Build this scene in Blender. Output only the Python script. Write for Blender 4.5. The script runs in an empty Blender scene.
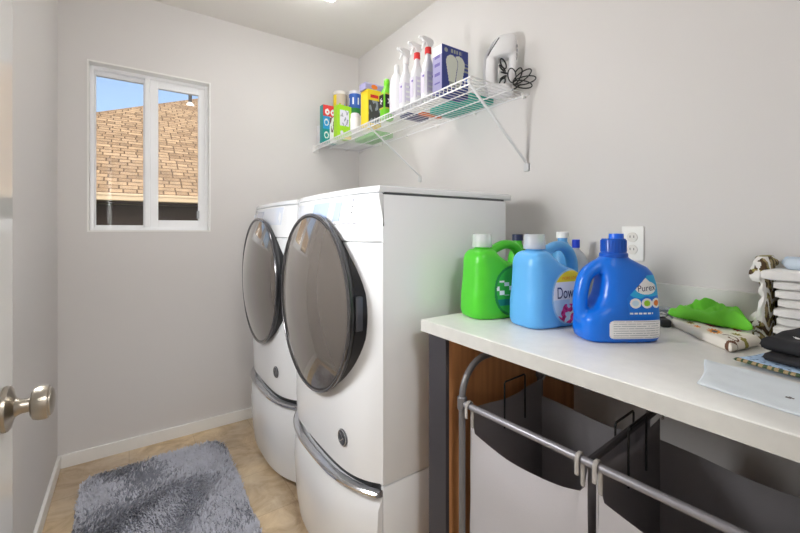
import bpy, bmesh, math, random
from mathutils import Vector, Matrix, noise
from mathutils.bvhtree import BVHTree
random.seed(7)
PI = math.pi
scene = bpy.context.scene
COL = scene.collection
V = Vector

# ------------------------------------------------------------------ helpers
BASE = {}

def srgb(r, g, b):
    def f(c):
        c /= 255.0
        return c / 12.92 if c <= 0.04045 else ((c + 0.055) / 1.055) ** 2.4
    return (f(r), f(g), f(b), 1.0)

MATS = {}

def mat(name, rgb, rough=0.5, metal=0.0, bump=0.0, bscale=60.0, var=0.0, vscale=8.0, coat=0.0, trans=0.0, alpha=1.0, ior=1.5, sheen=0.0, spec=None):
    if name in MATS:
        return MATS[name]
    m = bpy.data.materials.new(name)
    m.use_nodes = True
    nt = m.node_tree
    b = nt.nodes['Principled BSDF']
    col = srgb(*rgb)
    b.inputs['Base Color'].default_value = col
    b.inputs['Roughness'].default_value = rough
    b.inputs['Metallic'].default_value = metal
    b.inputs['IOR'].default_value = ior
    b.inputs['Coat Weight'].default_value = coat
    b.inputs['Coat Roughness'].default_value = 0.05
    b.inputs['Transmission Weight'].default_value = trans
    b.inputs['Alpha'].default_value = alpha
    if sheen:
        b.inputs['Sheen Weight'].default_value = sheen
    if spec is not None:
        b.inputs['Specular IOR Level'].default_value = spec
    tc = nt.nodes.new('ShaderNodeTexCoord')
    if var > 0:
        n = nt.nodes.new('ShaderNodeTexNoise')
        n.inputs['Scale'].default_value = vscale
        n.inputs['Detail'].default_value = 4
        nt.links.new(tc.outputs['Object'], n.inputs['Vector'])
        r = nt.nodes.new('ShaderNodeValToRGB')
        r.color_ramp.elements[0].position = 0.3
        r.color_ramp.elements[1].position = 0.7
        r.color_ramp.elements[0].color = tuple(c * (1 - var) for c in col[:3]) + (1,)
        r.color_ramp.elements[1].color = tuple(min(1, c * (1 + var)) for c in col[:3]) + (1,)
        nt.links.new(n.outputs['Fac'], r.inputs['Fac'])
        nt.links.new(r.outputs['Color'], b.inputs['Base Color'])
    if bump > 0:
        n2 = nt.nodes.new('ShaderNodeTexNoise')
        n2.inputs['Scale'].default_value = bscale
        n2.inputs['Detail'].default_value = 3
        nt.links.new(tc.outputs['Object'], n2.inputs['Vector'])
        bp = nt.nodes.new('ShaderNodeBump')
        bp.inputs['Strength'].default_value = bump
        bp.inputs['Distance'].default_value = 0.002
        nt.links.new(n2.outputs['Fac'], bp.inputs['Height'])
        nt.links.new(bp.outputs['Normal'], b.inputs['Normal'])
    MATS[name] = m
    return m

def tag(o, label=None, cat=None, group=None, kind=None):
    if label: o['label'] = label
    if cat: o['category'] = cat
    if group: o['group'] = group
    if kind: o['kind'] = kind
    return o

def thing(name, label, cat, loc=(0, 0, 0), rotz=0.0, group=None):
    o = bpy.data.objects.new(name, None)
    o.empty_display_size = 0.05
    COL.objects.link(o)
    o.location = loc
    o.rotation_euler = (0, 0, rotz)
    BASE[o.name] = V(loc)
    return tag(o, label, cat, group)

def link_mesh(name, me, mats, parent=None, world=True, smooth=False, base=None):
    o = bpy.data.objects.new(name, me)
    COL.objects.link(o)
    if not isinstance(mats, (list, tuple)):
        mats = [mats]
    if len(me.materials) == 0:
        for m in mats:
            me.materials.append(m)
    if parent is not None:
        o.parent = parent
        off = BASE[parent.name]
        if world:
            me.transform(Matrix.Translation(-off))
        BASE[o.name] = off.copy()
    else:
        if base is None and world:
            xs = [v.co.x for v in me.vertices]; ys = [v.co.y for v in me.vertices]; zs = [v.co.z for v in me.vertices]
            base = V(((min(xs) + max(xs)) / 2, (min(ys) + max(ys)) / 2, min(zs)))
        base = V(base) if base is not None else V((0, 0, 0))
        me.transform(Matrix.Translation(-base))
        o.location = base
        BASE[o.name] = base
    if smooth:
        for p in me.polygons:
            p.use_smooth = True
    return o

def obj(name, bm, mats, parent=None, world=True, smooth=False, base=None):
    bmesh.ops.recalc_face_normals(bm, faces=bm.faces[:])
    me = bpy.data.meshes.new(name)
    bm.to_mesh(me)
    bm.free()
    o = link_mesh(name, me, mats, parent, world, False, base)
    if smooth:
        autosmooth(me, 0.6 if smooth is True else smooth)
    return o

def autosmooth(me, ang):
    for p in me.polygons:
        p.use_smooth = True
    bm = bmesh.new(); bm.from_mesh(me)
    for e in bm.edges:
        e.smooth = not (len(e.link_faces) == 2 and e.calc_face_angle(0) > ang)
    bm.to_mesh(me); bm.free()

def NB():
    return bmesh.new()

def box(bm, x0, x1, y0, y1, z0, z1, bev=0.0, seg=2, mi=0, M=None):
    t = bmesh.new()
    bmesh.ops.create_cube(t, size=1.0)
    for v in t.verts:
        v.co = V(((x0 + x1) / 2 + v.co.x * (x1 - x0), (y0 + y1) / 2 + v.co.y * (y1 - y0), (z0 + z1) / 2 + v.co.z * (z1 - z0)))
    if bev > 0:
        bmesh.ops.bevel(t, geom=t.edges[:], offset=bev, segments=seg, affect='EDGES', profile=0.5)
    if M is not None:
        t.transform(M)
    for f in t.faces:
        f.material_index = mi
    me = bpy.data.meshes.new('tmp'); t.to_mesh(me); t.free()
    bm.from_mesh(me); bpy.data.meshes.remove(me)
    return bm

def frame_basis(d):
    d = d.normalized()
    up = V((0, 0, 1)) if abs(d.z) < 0.95 else V((1, 0, 0))
    a = d.cross(up).normalized()
    return a, a.cross(d).normalized()

def smooth_path(pts, n=8, closed=False):
    pts = [V(p) for p in pts]
    out = []
    N = len(pts)
    rng = range(N if closed else N - 1)
    for i in rng:
        if closed:
            p0, p1, p2, p3 = pts[(i - 1) % N], pts[i], pts[(i + 1) % N], pts[(i + 2) % N]
        else:
            p0 = pts[max(i - 1, 0)]; p1 = pts[i]; p2 = pts[i + 1]; p3 = pts[min(i + 2, N - 1)]
        for k in range(n):
            t = k / n
            out.append(0.5 * ((2 * p1) + (p2 - p0) * t + (2 * p0 - 5 * p1 + 4 * p2 - p3) * t * t + (3 * p1 - p0 - 3 * p2 + p3) * t ** 3))
    if not closed:
        out.append(pts[-1])
    return out

def tube(bm, pts, r, seg=8, closed=False, sx=1.0, sy=1.0):
    pts = [V(p) for p in pts]
    n = len(pts)
    rr = r if isinstance(r, (list, tuple)) else [r] * n
    rings = []
    prev_a = None
    for i, p in enumerate(pts):
        if closed:
            d = pts[(i + 1) % n] - pts[(i - 1) % n]
        else:
            d = pts[min(i + 1, n - 1)] - pts[max(i - 1, 0)]
        d = d.normalized()
        if prev_a is None:
            a, b = frame_basis(d)
        else:
            a = (prev_a - d * prev_a.dot(d)).normalized()
            b = a.cross(d).normalized()
        prev_a = a
        rings.append([bm.verts.new(p + (a * math.cos(2 * PI * k / seg) * sx + b * math.sin(2 * PI * k / seg) * sy) * rr[i]) for k in range(seg)])
    m = n if closed else n - 1
    for i in range(m):
        A, B = rings[i], rings[(i + 1) % n]
        for k in range(seg):
            bm.faces.new((A[k], A[(k + 1) % seg], B[(k + 1) % seg], B[k]))
    if not closed:
        bm.faces.new(rings[0][::-1]); bm.faces.new(rings[-1])
    return bm

def lathe(bm, prof, M=None, seg=32):
    M = M or Matrix.Identity(4)
    rings = []
    for r, z in prof:
        if r < 1e-6:
            rings.append([bm.verts.new(M @ V((0, 0, z)))])
        else:
            rings.append([bm.verts.new(M @ V((r * math.cos(2 * PI * k / seg), r * math.sin(2 * PI * k / seg), z))) for k in range(seg)])
    for A, B in zip(rings, rings[1:]):
        for k in range(seg):
            k2 = (k + 1) % seg
            if len(A) == 1 and len(B) == 1: continue
            if len(A) == 1: bm.faces.new((A[0], B[k], B[k2]))
            elif len(B) == 1: bm.faces.new((A[k], A[k2], B[0]))
            else: bm.faces.new((A[k], A[k2], B[k2], B[k]))
    if len(rings[0]) > 1: bm.faces.new(rings[0][::-1])
    if len(rings[-1]) > 1: bm.faces.new(rings[-1])
    return bm

def loft(bm, sections, cap=True):
    rings = [[bm.verts.new(V(p)) for p in s] for s in sections]
    n = len(rings[0])
    for A, B in zip(rings, rings[1:]):
        for k in range(n):
            bm.faces.new((A[k], A[(k + 1) % n], B[(k + 1) % n], B[k]))
    if cap:
        bm.faces.new(rings[0][::-1]); bm.faces.new(rings[-1])
    return bm

def sup(x0, x1, y0, y1, z, p=4.0, n=48):
    out = []
    for k in range(n):
        t = 2 * PI * k / n
        c, s = math.cos(t), math.sin(t)
        out.append(V(((x0 + x1) / 2 + (x1 - x0) / 2 * math.copysign(abs(c) ** (2 / p), c), (y0 + y1) / 2 + (y1 - y0) / 2 * math.copysign(abs(s) ** (2 / p), s), z)))
    return out

def prism(bm, pts, d):
    """extrude a closed 3D polygon along vector d"""
    A = [bm.verts.new(V(p)) for p in pts]
    B = [bm.verts.new(V(p) + V(d)) for p in pts]
    n = len(A)
    for k in range(n):
        bm.faces.new((A[k], A[(k + 1) % n], B[(k + 1) % n], B[k]))
    bm.faces.new(A[::-1]); bm.faces.new(B)
    return bm

def remeshed(bm, voxel=0.0035, it=6, fac=0.5):
    bmesh.ops.recalc_face_normals(bm, faces=bm.faces[:])
    me = bpy.data.meshes.new('t'); bm.to_mesh(me); bm.free()
    o = bpy.data.objects.new('t', me); COL.objects.link(o)
    r = o.modifiers.new('r', 'REMESH'); r.mode = 'VOXEL'; r.voxel_size = voxel
    s = o.modifiers.new('s', 'SMOOTH'); s.factor = fac; s.iterations = it
    dg = bpy.context.evaluated_depsgraph_get()
    me2 = bpy.data.meshes.new_from_object(o.evaluated_get(dg))
    bpy.data.objects.remove(o); bpy.data.meshes.remove(me)
    for p in me2.polygons: p.use_smooth = True
    return me2

def bvh_of(me):
    return BVHTree.FromPolygons([v.co.copy() for v in me.vertices], [tuple(p.vertices) for p in me.polygons])

def text_bm(s, size, extrude=0.0):
    c = bpy.data.curves.new('txt', 'FONT')
    c.body = s; c.size = size; c.align_x = 'CENTER'; c.align_y = 'CENTER'; c.extrude = extrude
    o = bpy.data.objects.new('txt', c); COL.objects.link(o)
    dg = bpy.context.evaluated_depsgraph_get()
    me = bpy.data.meshes.new_from_object(o.evaluated_get(dg))
    bm = bmesh.new(); bm.from_mesh(me)
    bpy.data.objects.remove(o); bpy.data.curves.remove(c); bpy.data.meshes.remove(me)
    return bm

def grid_patch(name, nx, ny, pos, mats, mfn=None, parent=None, world=True, keep=None, smooth=True, thick=0.0, base=None, nrm=None):
    """sheet of nx x ny faces; pos(u,v)->Vector, mfn(u,v)->material index"""
    bm = NB()
    g = [[bm.verts.new(pos(i / nx, j / ny)) for j in range(ny + 1)] for i in range(nx + 1)]
    for i in range(nx):
        for j in range(ny):
            u, v = (i + .5) / nx, (j + .5) / ny
            if keep and not keep(u, v): continue
            f = bm.faces.new((g[i][j], g[i + 1][j], g[i + 1][j + 1], g[i][j + 1]))
            f.material_index = mfn(u, v) if mfn else 0
    loose = [v for v in bm.verts if not v.link_faces]
    bmesh.ops.delete(bm, geom=loose, context='VERTS')
    if thick:
        r = bmesh.ops.solidify(bm, geom=bm.faces[:], thickness=thick)
    me = bpy.data.meshes.new(name); bm.to_mesh(me); bm.free()
    o = link_mesh(name, me, mats, parent, world, smooth, base)
    return o

def nz(x, y, z=0.0):
    return noise.noise(V((x, y, z)))

# ------------------------------------------------------------------ materials
wall_m = mat('wall_paint', (221, 218, 216), 0.65, bump=0.08, bscale=220, spec=0.25)
ceil_m = mat('ceiling_paint', (226, 222, 217), 0.8, bump=0.15, bscale=160)
trim_m = mat('trim_paint', (240, 239, 236), 0.35)
vinyl_m = mat('window_vinyl', (250, 251, 253), 0.3)
door_m = mat('door_paint', (240, 240, 238), 0.1)
nickel_m = mat('satin_nickel', (176, 168, 156), 0.3, 1.0)
white_app = mat('appliance_white', (234, 236, 239), 0.22, coat=0.3)
white_app2 = mat('appliance_panel', (222, 228, 240), 0.12, coat=0.5)
seam_m = mat('seam_dark', (70, 72, 76), 0.5)
chrome_m = mat('chrome', (205, 206, 210), 0.12, 1.0)
rim_m = mat('door_rim_smoke', (96, 95, 98), 0.14, 0.7, coat=0.6)
black_m = mat('black_plastic', (22, 22, 26), 0.3)
glass_dark = mat('door_glass_smoked', (86, 80, 75), 0.04, 0.0, coat=1.0, ior=1.75)
display_m = mat('display_glass', (184, 200, 234), 0.08, coat=1.0)
legend_m = mat('legend_grey', (118, 120, 128), 0.5)
lam_m = mat('laminate_top', (226, 225, 221), 0.35, var=0.03, vscale=30)
lam_edge = mat('laminate_edge', (205, 205, 201), 0.5, var=0.05, vscale=25)
post_m = mat('charcoal_post', (58, 56, 62), 0.5)
wire_m = mat('wire_white', (236, 236, 238), 0.3)
tube_m = mat('grey_tube', (118, 117, 120), 0.38, 0.35)
bag_front = mat('bag_white', (247, 245, 250), 0.75, bump=0.25, bscale=500)
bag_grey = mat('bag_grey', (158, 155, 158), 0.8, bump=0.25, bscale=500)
bag_tape = mat('bag_tape', (168, 164, 160), 0.8)
blackw = mat('black_wire', (24, 24, 25), 0.4)
m_white = mat('white_print', (244, 244, 244), 0.45)
m_black = mat('black_print', (26, 26, 28), 0.45)

def wood_mat():
    m = bpy.data.materials.new('panel_wood'); m.use_nodes = True
    nt = m.node_tree; b = nt.nodes['Principled BSDF']; b.inputs['Roughness'].default_value = 0.55
    tc = nt.nodes.new('ShaderNodeTexCoord'); mp = nt.nodes.new('ShaderNodeMapping')
    mp.inputs['Scale'].default_value = (30, 30, 1.6)
    n = nt.nodes.new('ShaderNodeTexNoise'); n.inputs['Scale'].default_value = 1.5; n.inputs['Detail'].default_value = 6
    r = nt.nodes.new('ShaderNodeValToRGB')
    r.color_ramp.elements[0].color = srgb(186, 128, 80); r.color_ramp.elements[1].color = srgb(214, 154, 102)
    r.color_ramp.elements[0].position = .3; r.color_ramp.elements[1].position = .7
    nt.links.new(tc.outputs['Object'], mp.inputs['Vector']); nt.links.new(mp.outputs['Vector'], n.inputs['Vector'])
    nt.links.new(n.outputs['Fac'], r.inputs['Fac']); nt.links.new(r.outputs['Color'], b.inputs['Base Color'])
    return m

def floor_mat():
    m = bpy.data.materials.new('stone_vinyl'); m.use_nodes = True
    nt = m.node_tree; b = nt.nodes['Principled BSDF']; b.inputs['Roughness'].default_value = 0.42
    tc = nt.nodes.new('ShaderNodeTexCoord')
    n = nt.nodes.new('ShaderNodeTexNoise'); n.inputs['Scale'].default_value = 7; n.inputs['Detail'].default_value = 9; n.inputs['Roughness'].default_value = .68; n.inputs['Distortion'].default_value = .8
    r = nt.nodes.new('ShaderNodeValToRGB')
    e = r.color_ramp.elements
    e[0].position = .32; e[0].color = srgb(190, 170, 144)
    e[1].position = .72; e[1].color = srgb(250, 242, 224)
    k = e.new(.46); k.color = srgb(222, 204, 176)
    k = e.new(.58); k.color = srgb(238, 224, 200)
    n2 = nt.nodes.new('ShaderNodeTexNoise'); n2.inputs['Scale'].default_value = 2.3; n2.inputs['Detail'].default_value = 4
    r2 = nt.nodes.new('ShaderNodeValToRGB')
    r2.color_ramp.elements[0].color = srgb(214, 206, 200); r2.color_ramp.elements[1].color = srgb(255, 246, 230)
    r2.color_ramp.elements[0].position = .38; r2.color_ramp.elements[1].position = .62
    mx = nt.nodes.new('ShaderNodeMix'); mx.data_type = 'RGBA'; mx.blend_type = 'MULTIPLY'; mx.inputs[0].default_value = 1
    br = nt.nodes.new('ShaderNodeTexBrick'); br.offset = 0.0
    br.inputs['Scale'].default_value = 1; br.inputs['Brick Width'].default_value = .305; br.inputs['Row Height'].default_value = .305
    br.inputs['Mortar Size'].default_value = .002; br.inputs['Color1'].default_value = (1, 1, 1, 1); br.inputs['Color2'].default_value = (.93, .93, .92, 1)
    br.inputs['Mortar'].default_value = (.78, .74, .7, 1)
    mx2 = nt.nodes.new('ShaderNodeMix'); mx2.data_type = 'RGBA'; mx2.blend_type = 'MULTIPLY'; mx2.inputs[0].default_value = .9
    for nn in (n, n2, br):
        nt.links.new(tc.outputs['Object'], nn.inputs['Vector'])
    nt.links.new(n.outputs['Fac'], r.inputs['Fac']); nt.links.new(n2.outputs['Fac'], r2.inputs['Fac'])
    nt.links.new(r.outputs['Color'], mx.inputs[6]); nt.links.new(r2.outputs['Color'], mx.inputs[7])
    nt.links.new(mx.outputs[2], mx2.inputs[6]); nt.links.new(br.outputs['Color'], mx2.inputs[7])
    nt.links.new(mx2.outputs[2], b.inputs['Base Color'])
    return m

def pane_mat():
    m = bpy.data.materials.new('window_glass'); m.use_nodes = True
    nt = m.node_tree; nt.nodes.clear()
    out = nt.nodes.new('ShaderNodeOutputMaterial'); mixs = nt.nodes.new('ShaderNodeMixShader')
    tr = nt.nodes.new('ShaderNodeBsdfTransparent'); gl = nt.nodes.new('ShaderNodeBsdfGlossy'); fr = nt.nodes.new('ShaderNodeFresnel')
    tr.inputs['Color'].default_value = (.97, .985, .98, 1); gl.inputs['Roughness'].default_value = 0.0; fr.inputs['IOR'].default_value = 1.45
    nt.links.new(fr.outputs[0], mixs.inputs[0]); nt.links.new(tr.outputs[0], mixs.inputs[1]); nt.links.new(gl.outputs[0], mixs.inputs[2])
    nt.links.new(mixs.outputs[0], out.inputs[0])
    return m

def emit_mat(name, rgb, s):
    m = bpy.data.materials.new(name); m.use_nodes = True
    nt = m.node_tree; b = nt.nodes['Principled BSDF']
    b.inputs['Base Color'].default_value = (.9, .9, .9, 1)
    b.inputs['Emission Color'].default_value = rgb + (1,); b.inputs['Emission Strength'].default_value = s
    return m

# ------------------------------------------------------------------ camera
H = 1.2
cam = bpy.data.cameras.new('camera'); cam_o = bpy.data.objects.new('camera', cam); COL.objects.link(cam_o)
cam.sensor_width = 36; cam.lens = 388 / 800 * 36; cam.shift_y = -37.5 / 800; cam.clip_start = 0.01
cam_o.location = (0, 0, H); cam_o.rotation_euler = (PI / 2, 0, -math.radians(34.8))
scene.camera = cam_o

# ------------------------------------------------------------------ the setting
XL, XR, YB, ZC = -0.299, 1.409, 2.57, 2.479
WX0, WX1, WZ0, WZ1 = -0.184, 0.3975, 1.185, 2.079      # window opening
T = 0.12

def struct(name, bm, m, parent=None, smooth=False):
    o = obj(name, bm, m, parent, smooth=smooth)
    if parent is None: o['kind'] = 'structure'
    return o

floor_m = floor_mat()
bm = NB(); box(bm, -1.6, 2.2, -1.8, YB + T, -0.1, 0); struct('floor', bm, floor_m)
bm = NB(); box(bm, -1.6, 2.2, -1.8, YB + T, ZC, ZC + 0.1); struct('ceiling', bm, ceil_m)
bm = NB(); box(bm, XL - T, XL, 0, YB, 0, ZC); struct('wall_left', bm, wall_m)
bm = NB(); box(bm, XR, XR + T, 0, YB, 0, ZC); struct('wall_right', bm, wall_m)
bm = NB()
box(bm, XL - T, WX0, YB, YB + T, 0, ZC); box(bm, WX1, XR + T, YB, YB + T, 0, ZC)
box(bm, WX0, WX1, YB, YB + T, 0, WZ0); box(bm, WX0, WX1, YB, YB + T, WZ1, ZC)
struct('wall_back', bm, wall_m)
bm = NB()                                             # entry wall round the open doorway the view is taken from
box(bm, -1.6, -0.178, -T, 0, 0, ZC); box(bm, 0.66, 2.2, -T, 0, 0, ZC); box(bm, -0.178, 0.66, -T, 0, 2.06, ZC)
struct('wall_front', bm, wall_m)
bm = NB()                                             # hallway beyond the doorway
box(bm, -1.6, 2.2, -1.8, -1.7, 0, ZC); box(bm, -1.7, -1.6, -1.8, 0, 0, ZC); box(bm, 2.2, 2.3, -1.8, 0, 0, ZC)
struct('wall_hall', bm, wall_m)
def baseboard(name, x0, x1, y0, y1):
    bm = NB(); box(bm, x0, x1, y0, y1, 0, 0.066, 0.003); struct(name, bm, trim_m)
baseboard('baseboard_left', XL, XL + 0.013, 0.02, YB)
baseboard('baseboard_back', XL + 0.013, XR - 0.013, YB - 0.013, YB)
baseboard('baseboard_right', XR - 0.013, XR, 0.02, YB - 0.013)

# window
win = thing('window_1', None, None, ((WX0 + WX1) / 2, YB, WZ0)); win['kind'] = 'structure'
bm = NB()
r0, r1 = YB + 0.0, YB + 0.085
box(bm, WX0, WX0 + 0.008, YB - 0.003, r1, WZ0, WZ1); box(bm, WX1 - 0.008, WX1, YB - 0.003, r1, WZ0, WZ1)
box(bm, WX0 + .008, WX1 - .008, YB - 0.003, r1, WZ1 - 0.008, WZ1); box(bm, WX0 + .008, WX1 - .008, YB - 0.003, r1, WZ0, WZ0 + 0.008)
obj('window_return', bm, trim_m, win)
def rect_frame(bm, x0, x1, z0, z1, w, y0, y1, wt=None, wb=None, bev=0.002):
    wt = wt or w; wb = wb or w
    box(bm, x0, x0 + w, y0, y1, z0, z1, bev); box(bm, x1 - w, x1, y0, y1, z0, z1, bev)
    box(bm, x0 + w, x1 - w, y0, y1, z1 - wt, z1, bev); box(bm, x0 + w, x1 - w, y0, y1, z0, z0 + wb, bev)
fx0, fx1, fz0, fz1 = WX0 + .008, WX1 - .008, WZ0 + .008, WZ1 - .008
bm = NB(); rect_frame(bm, fx0, fx1, fz0, fz1, 0.018, YB + .055, YB + .118); obj('window_frame', bm, vinyl_m, win)
bm = NB(); box(bm, 0.067, 0.092, YB + .05, YB + .115, fz0 + .018, fz1 - .018, .002); obj('meeting_rail', bm, vinyl_m, win)
gm = pane_mat()
bm = NB(); rect_frame(bm, fx0 + .018, 0.067, fz0 + .018, fz1 - .018, 0.006, YB + .085, YB + .112, .022, .01); s1 = obj('window_sash', bm, vinyl_m, win)
bm = NB(); box(bm, fx0 + .02, 0.066, YB + .094, YB + .097, fz0 + .02, fz1 - .02); obj('pane', bm, gm, s1)
bm = NB(); rect_frame(bm, 0.0925, fx1 - .010, fz0 + .010, fz1 - .012, 0.04, YB + .06, YB + .088, .048, .048); s2 = obj('window_sash', bm, vinyl_m, win)
bm = NB(); box(bm, 0.13, fx1 - .048, YB + .072, YB + .075, fz0 + .05, fz1 - .055); obj('pane', bm, gm, s2)
bm = NB(); box(bm, fx1 - .06, fx1 - .046, YB + .05, YB + .06, 1.262, 1.31, .003); obj('sash_latch', bm, mat('latch_grey', (170, 172, 176), .4), win)

# open door against the left wall, with its knob
dr = thing('door_1', None, None, (-0.16, 0.42, 0)); dr['kind'] = 'structure'
bm = NB()
box(bm, -0.176, -0.143, 0.04, 0.80, 0.012, 2.04, .002)
obj('door_slab', bm, door_m, dr)
kx, ky, kz = -0.1428, 0.745, 0.953
MX = Matrix.Translation((kx, ky, kz)) @ Matrix.Rotation(PI / 2, 4, 'Y') @ Matrix.Diagonal((.88, .88, .88, 1))
bm = NB(); lathe(bm, [(0, 0), (.034, 0), (.035, .003), (.034, .007), (.031, .009), (.020, .012), (.016, .014), (0, .014)], MX, 40); kr = obj('knob_rosette', bm, nickel_m, dr, smooth=.5)
bm = NB(); lathe(bm, [(0, .0135), (.0155, .0135), (.0125, .018), (.011, .022), (.0105, .032), (.0115, .0310), (.0185, .0322), (.0238, .0355), (.0262, .0415), (.0266, .049), (.0255, .0535), (.0225, .0545), (.022, .0565), (.018, .059), (.010, .0603), (0, .0607)], MX, 48)
obj('door_knob', bm, nickel_m, kr, smooth=.5)
bm = NB()
for hz in (.25, 1.05, 1.83):
    box(bm, -0.178, -0.1415, 0.032, 0.041, hz, hz + .09, .001)
obj('hinge', bm, nickel_m, dr)

# ------------------------------------------------------------------ ceiling light
cl = thing('ceiling_light', 'square white flush ceiling light near the top edge above the washers', 'ceiling light', (0.781, 1.805, ZC))
bm = NB(); box(bm, .641, .921, 1.665, 1.945, ZC - .028, ZC, .006); obj('light_base', bm, trim_m, cl)
bm = NB(); box(bm, .666, .896, 1.69, 1.92, ZC - .068, ZC - .028, .015, 3); obj('diffuser', bm, emit_mat('lamp_diffuser', (1.0, .995, .99), 20.0), cl)
wl = thing('added_fill_lamp', 'added opal half-round fill lamp on the left wall, out of view past the open door', 'fill lamp', (XL, 1.12, 1.3))  # unseen lamp added to brighten the machine fronts and the room
bm = NB(); box(bm, XL + .0005, XL + .008, .995, 1.245, 1.25, 1.59, .003); obj('back_plate', bm, nickel_m, wl)
bm = NB(); loft(bm, [[V((XL + .008, 1.12 - .12, z))] + [V((XL + .008 + .042 * math.sin(a) ** .5 * q, 1.12 - .12 * math.cos(a), z)) for a in [PI * k / 16 for k in range(1, 16)]] + [V((XL + .008, 1.12 + .12, z))] for z, q in ((1.265, .85), (1.275, 1), (1.565, 1), (1.575, .85))])
obj('shade', bm, emit_mat('added_fill_shade', (1.0, 1.0, 1.0), 43.0), wl, smooth=.5)
# unseen hallway lamp, added to throw fill light through the doorway
hl = thing('hall_fill_lamp', 'added round fill lamp on the ceiling of the unseen hallway', 'ceiling light', (0.25, -0.85, ZC))
bm = NB(); lathe(bm, [(0, -.03), (.2, -.03), (.21, 0), (0, 0)], Matrix.Translation((.25, -.85, ZC))); obj('light_base', bm, trim_m, hl)
bm = NB(); lathe(bm, [(0, -.09), (.1, -.085), (.17, -.06), (.19, -.03), (0, -.03)], Matrix.Translation((.25, -.85, ZC))); obj('diffuser', bm, emit_mat('hall_fill_diffuser', (1.0, 1.0, 1.0), 50.0), hl)

# ------------------------------------------------------------------ outside
def shingle_mat():
    m = bpy.data.materials.new('roof_shingles'); m.use_nodes = True
    nt = m.node_tree; b = nt.nodes['Principled BSDF']; b.inputs['Roughness'].default_value = .9
    tc = nt.nodes.new('ShaderNodeTexCoord'); sp = nt.nodes.new('ShaderNodeSeparateXYZ'); cb = nt.nodes.new('ShaderNodeCombineXYZ')
    ml = nt.nodes.new('ShaderNodeMath'); ml.operation = 'MULTIPLY'; ml.inputs[1].default_value = math.sqrt(1 + .36)
    br = nt.nodes.new('ShaderNodeTexBrick'); br.offset = .42; br.squash = .7; br.squash_frequency = 3
    br.inputs['Scale'].default_value = 1; br.inputs['Brick Width'].default_value = .26; br.inputs['Row Height'].default_value = .135
    br.inputs['Mortar Size'].default_value = .012; br.inputs['Bias'].default_value = 0
    br.inputs['Color1'].default_value = srgb(142, 118, 90); br.inputs['Color2'].default_value = srgb(180, 155, 122); br.inputs['Mortar'].default_value = srgb(96, 74, 50)
    n = nt.nodes.new('ShaderNodeTexNoise'); n.inputs['Scale'].default_value = 9; n.inputs['Detail'].default_value = 5
    r = nt.nodes.new('ShaderNodeValToRGB'); r.color_ramp.elements[0].color = (.62, .62, .62, 1); r.color_ramp.elements[1].color = (1.2, 1.17, 1.12, 1)
    r.color_ramp.elements[0].position = .3; r.color_ramp.elements[1].position = .7
    mx = nt.nodes.new('ShaderNodeMix'); mx.data_type = 'RGBA'; mx.blend_type = 'MULTIPLY'; mx.inputs[0].default_value = .7
    nt.links.new(tc.outputs['Object'], sp.inputs[0]); nt.links.new(sp.outputs['X'], cb.inputs['X']); nt.links.new(sp.outputs['Y'], ml.inputs[0]); nt.links.new(ml.outputs[0], cb.inputs['Y'])
    nt.links.new(cb.outputs[0], br.inputs['Vector']); nt.links.new(tc.outputs['Object'], n.inputs['Vector']); nt.links.new(n.outputs['Fac'], r.inputs['Fac'])
    nt.links.new(br.outputs['Color'], mx.inputs[6]); nt.links.new(r.outputs['Color'], mx.inputs[7]); nt.links.new(mx.outputs[2], b.inputs['Base Color'])
    return m

GZ = -3.2
bm = NB(); box(bm, -25, 30, 2.9, 50, GZ - .2, GZ); struct('ground', bm, mat('yard_ground', (120, 122, 92), .9, var=.2))
hs = thing('neighbor_house', 'neighbouring house with tan shingle hip roof seen through the window', 'house', (1, 12, GZ))
EY, EZ, PCH = 7.4, 1.718, 0.6
def rp(x, y, dz=0): return V((x, y, EZ + PCH * (y - EY) + dz))
bm = NB()
XH = -4.04; RY = 14.6; XE = 9.0
A, B, C, D = rp(XH, EY), rp(XE, EY), rp(XE, RY), rp(XH + RY - EY, RY)
Lc = V((XH, 2 * RY - EY, EZ)); Rc = V((XE, 2 * RY - EY, EZ))
vs = [bm.verts.new(p) for p in (A, B, C, D, Lc, Rc)]
bm.faces.new((vs[0], vs[1], vs[2], vs[3])); bm.faces.new((vs[4], vs[0], vs[3])); bm.faces.new((vs[5], vs[4], vs[3], vs[2])); bm.faces.new((vs[1], vs[5], vs[2])); bm.faces.new((vs[0], vs[4], vs[5], vs[1]))
obj('roof', bm, shingle_mat(), hs)
bm = NB(); box(bm, XH - .05, XE, EY - .11, EY - .0, EZ - .085, EZ + .02, .012); box(bm, XH - .05, XE, EY - .12, EY - .1, EZ - .01, EZ + .028, .006)
obj('gutter', bm, mat('gutter_tan', (205, 184, 152), .5), hs)
bm = NB(); box(bm, XH + .5, XE - .4, EY + .45, 2 * RY - EY - .5, GZ, EZ - .12); obj('house_wall', bm, mat('dark_siding', (72, 56, 48), .8), hs)
bm = NB(); box(bm, XH, XE, EY, EY + .6, EZ - .1, EZ - .06); obj('soffit', bm, mat('dark_soffit', (84, 64, 52), .8), hs)
p = rp(1.39, 12.4)
bm = NB(); lathe(bm, [(0, -.1), (.045, -.1), (.045, .3), (0, .3)], Matrix.Translation(p), 14); vp = obj('vent_pipe', bm, mat('vent_dark', (62, 60, 58), .6), hs)
bm = NB(); lathe(bm, [(0, -.12), (.13, -.06), (.1, .0), (.05, .06), (0, .06)], Matrix.Translation(p), 14); obj('vent_flashing', bm, mat('vent_white', (236, 234, 230), .6), vp)

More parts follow.
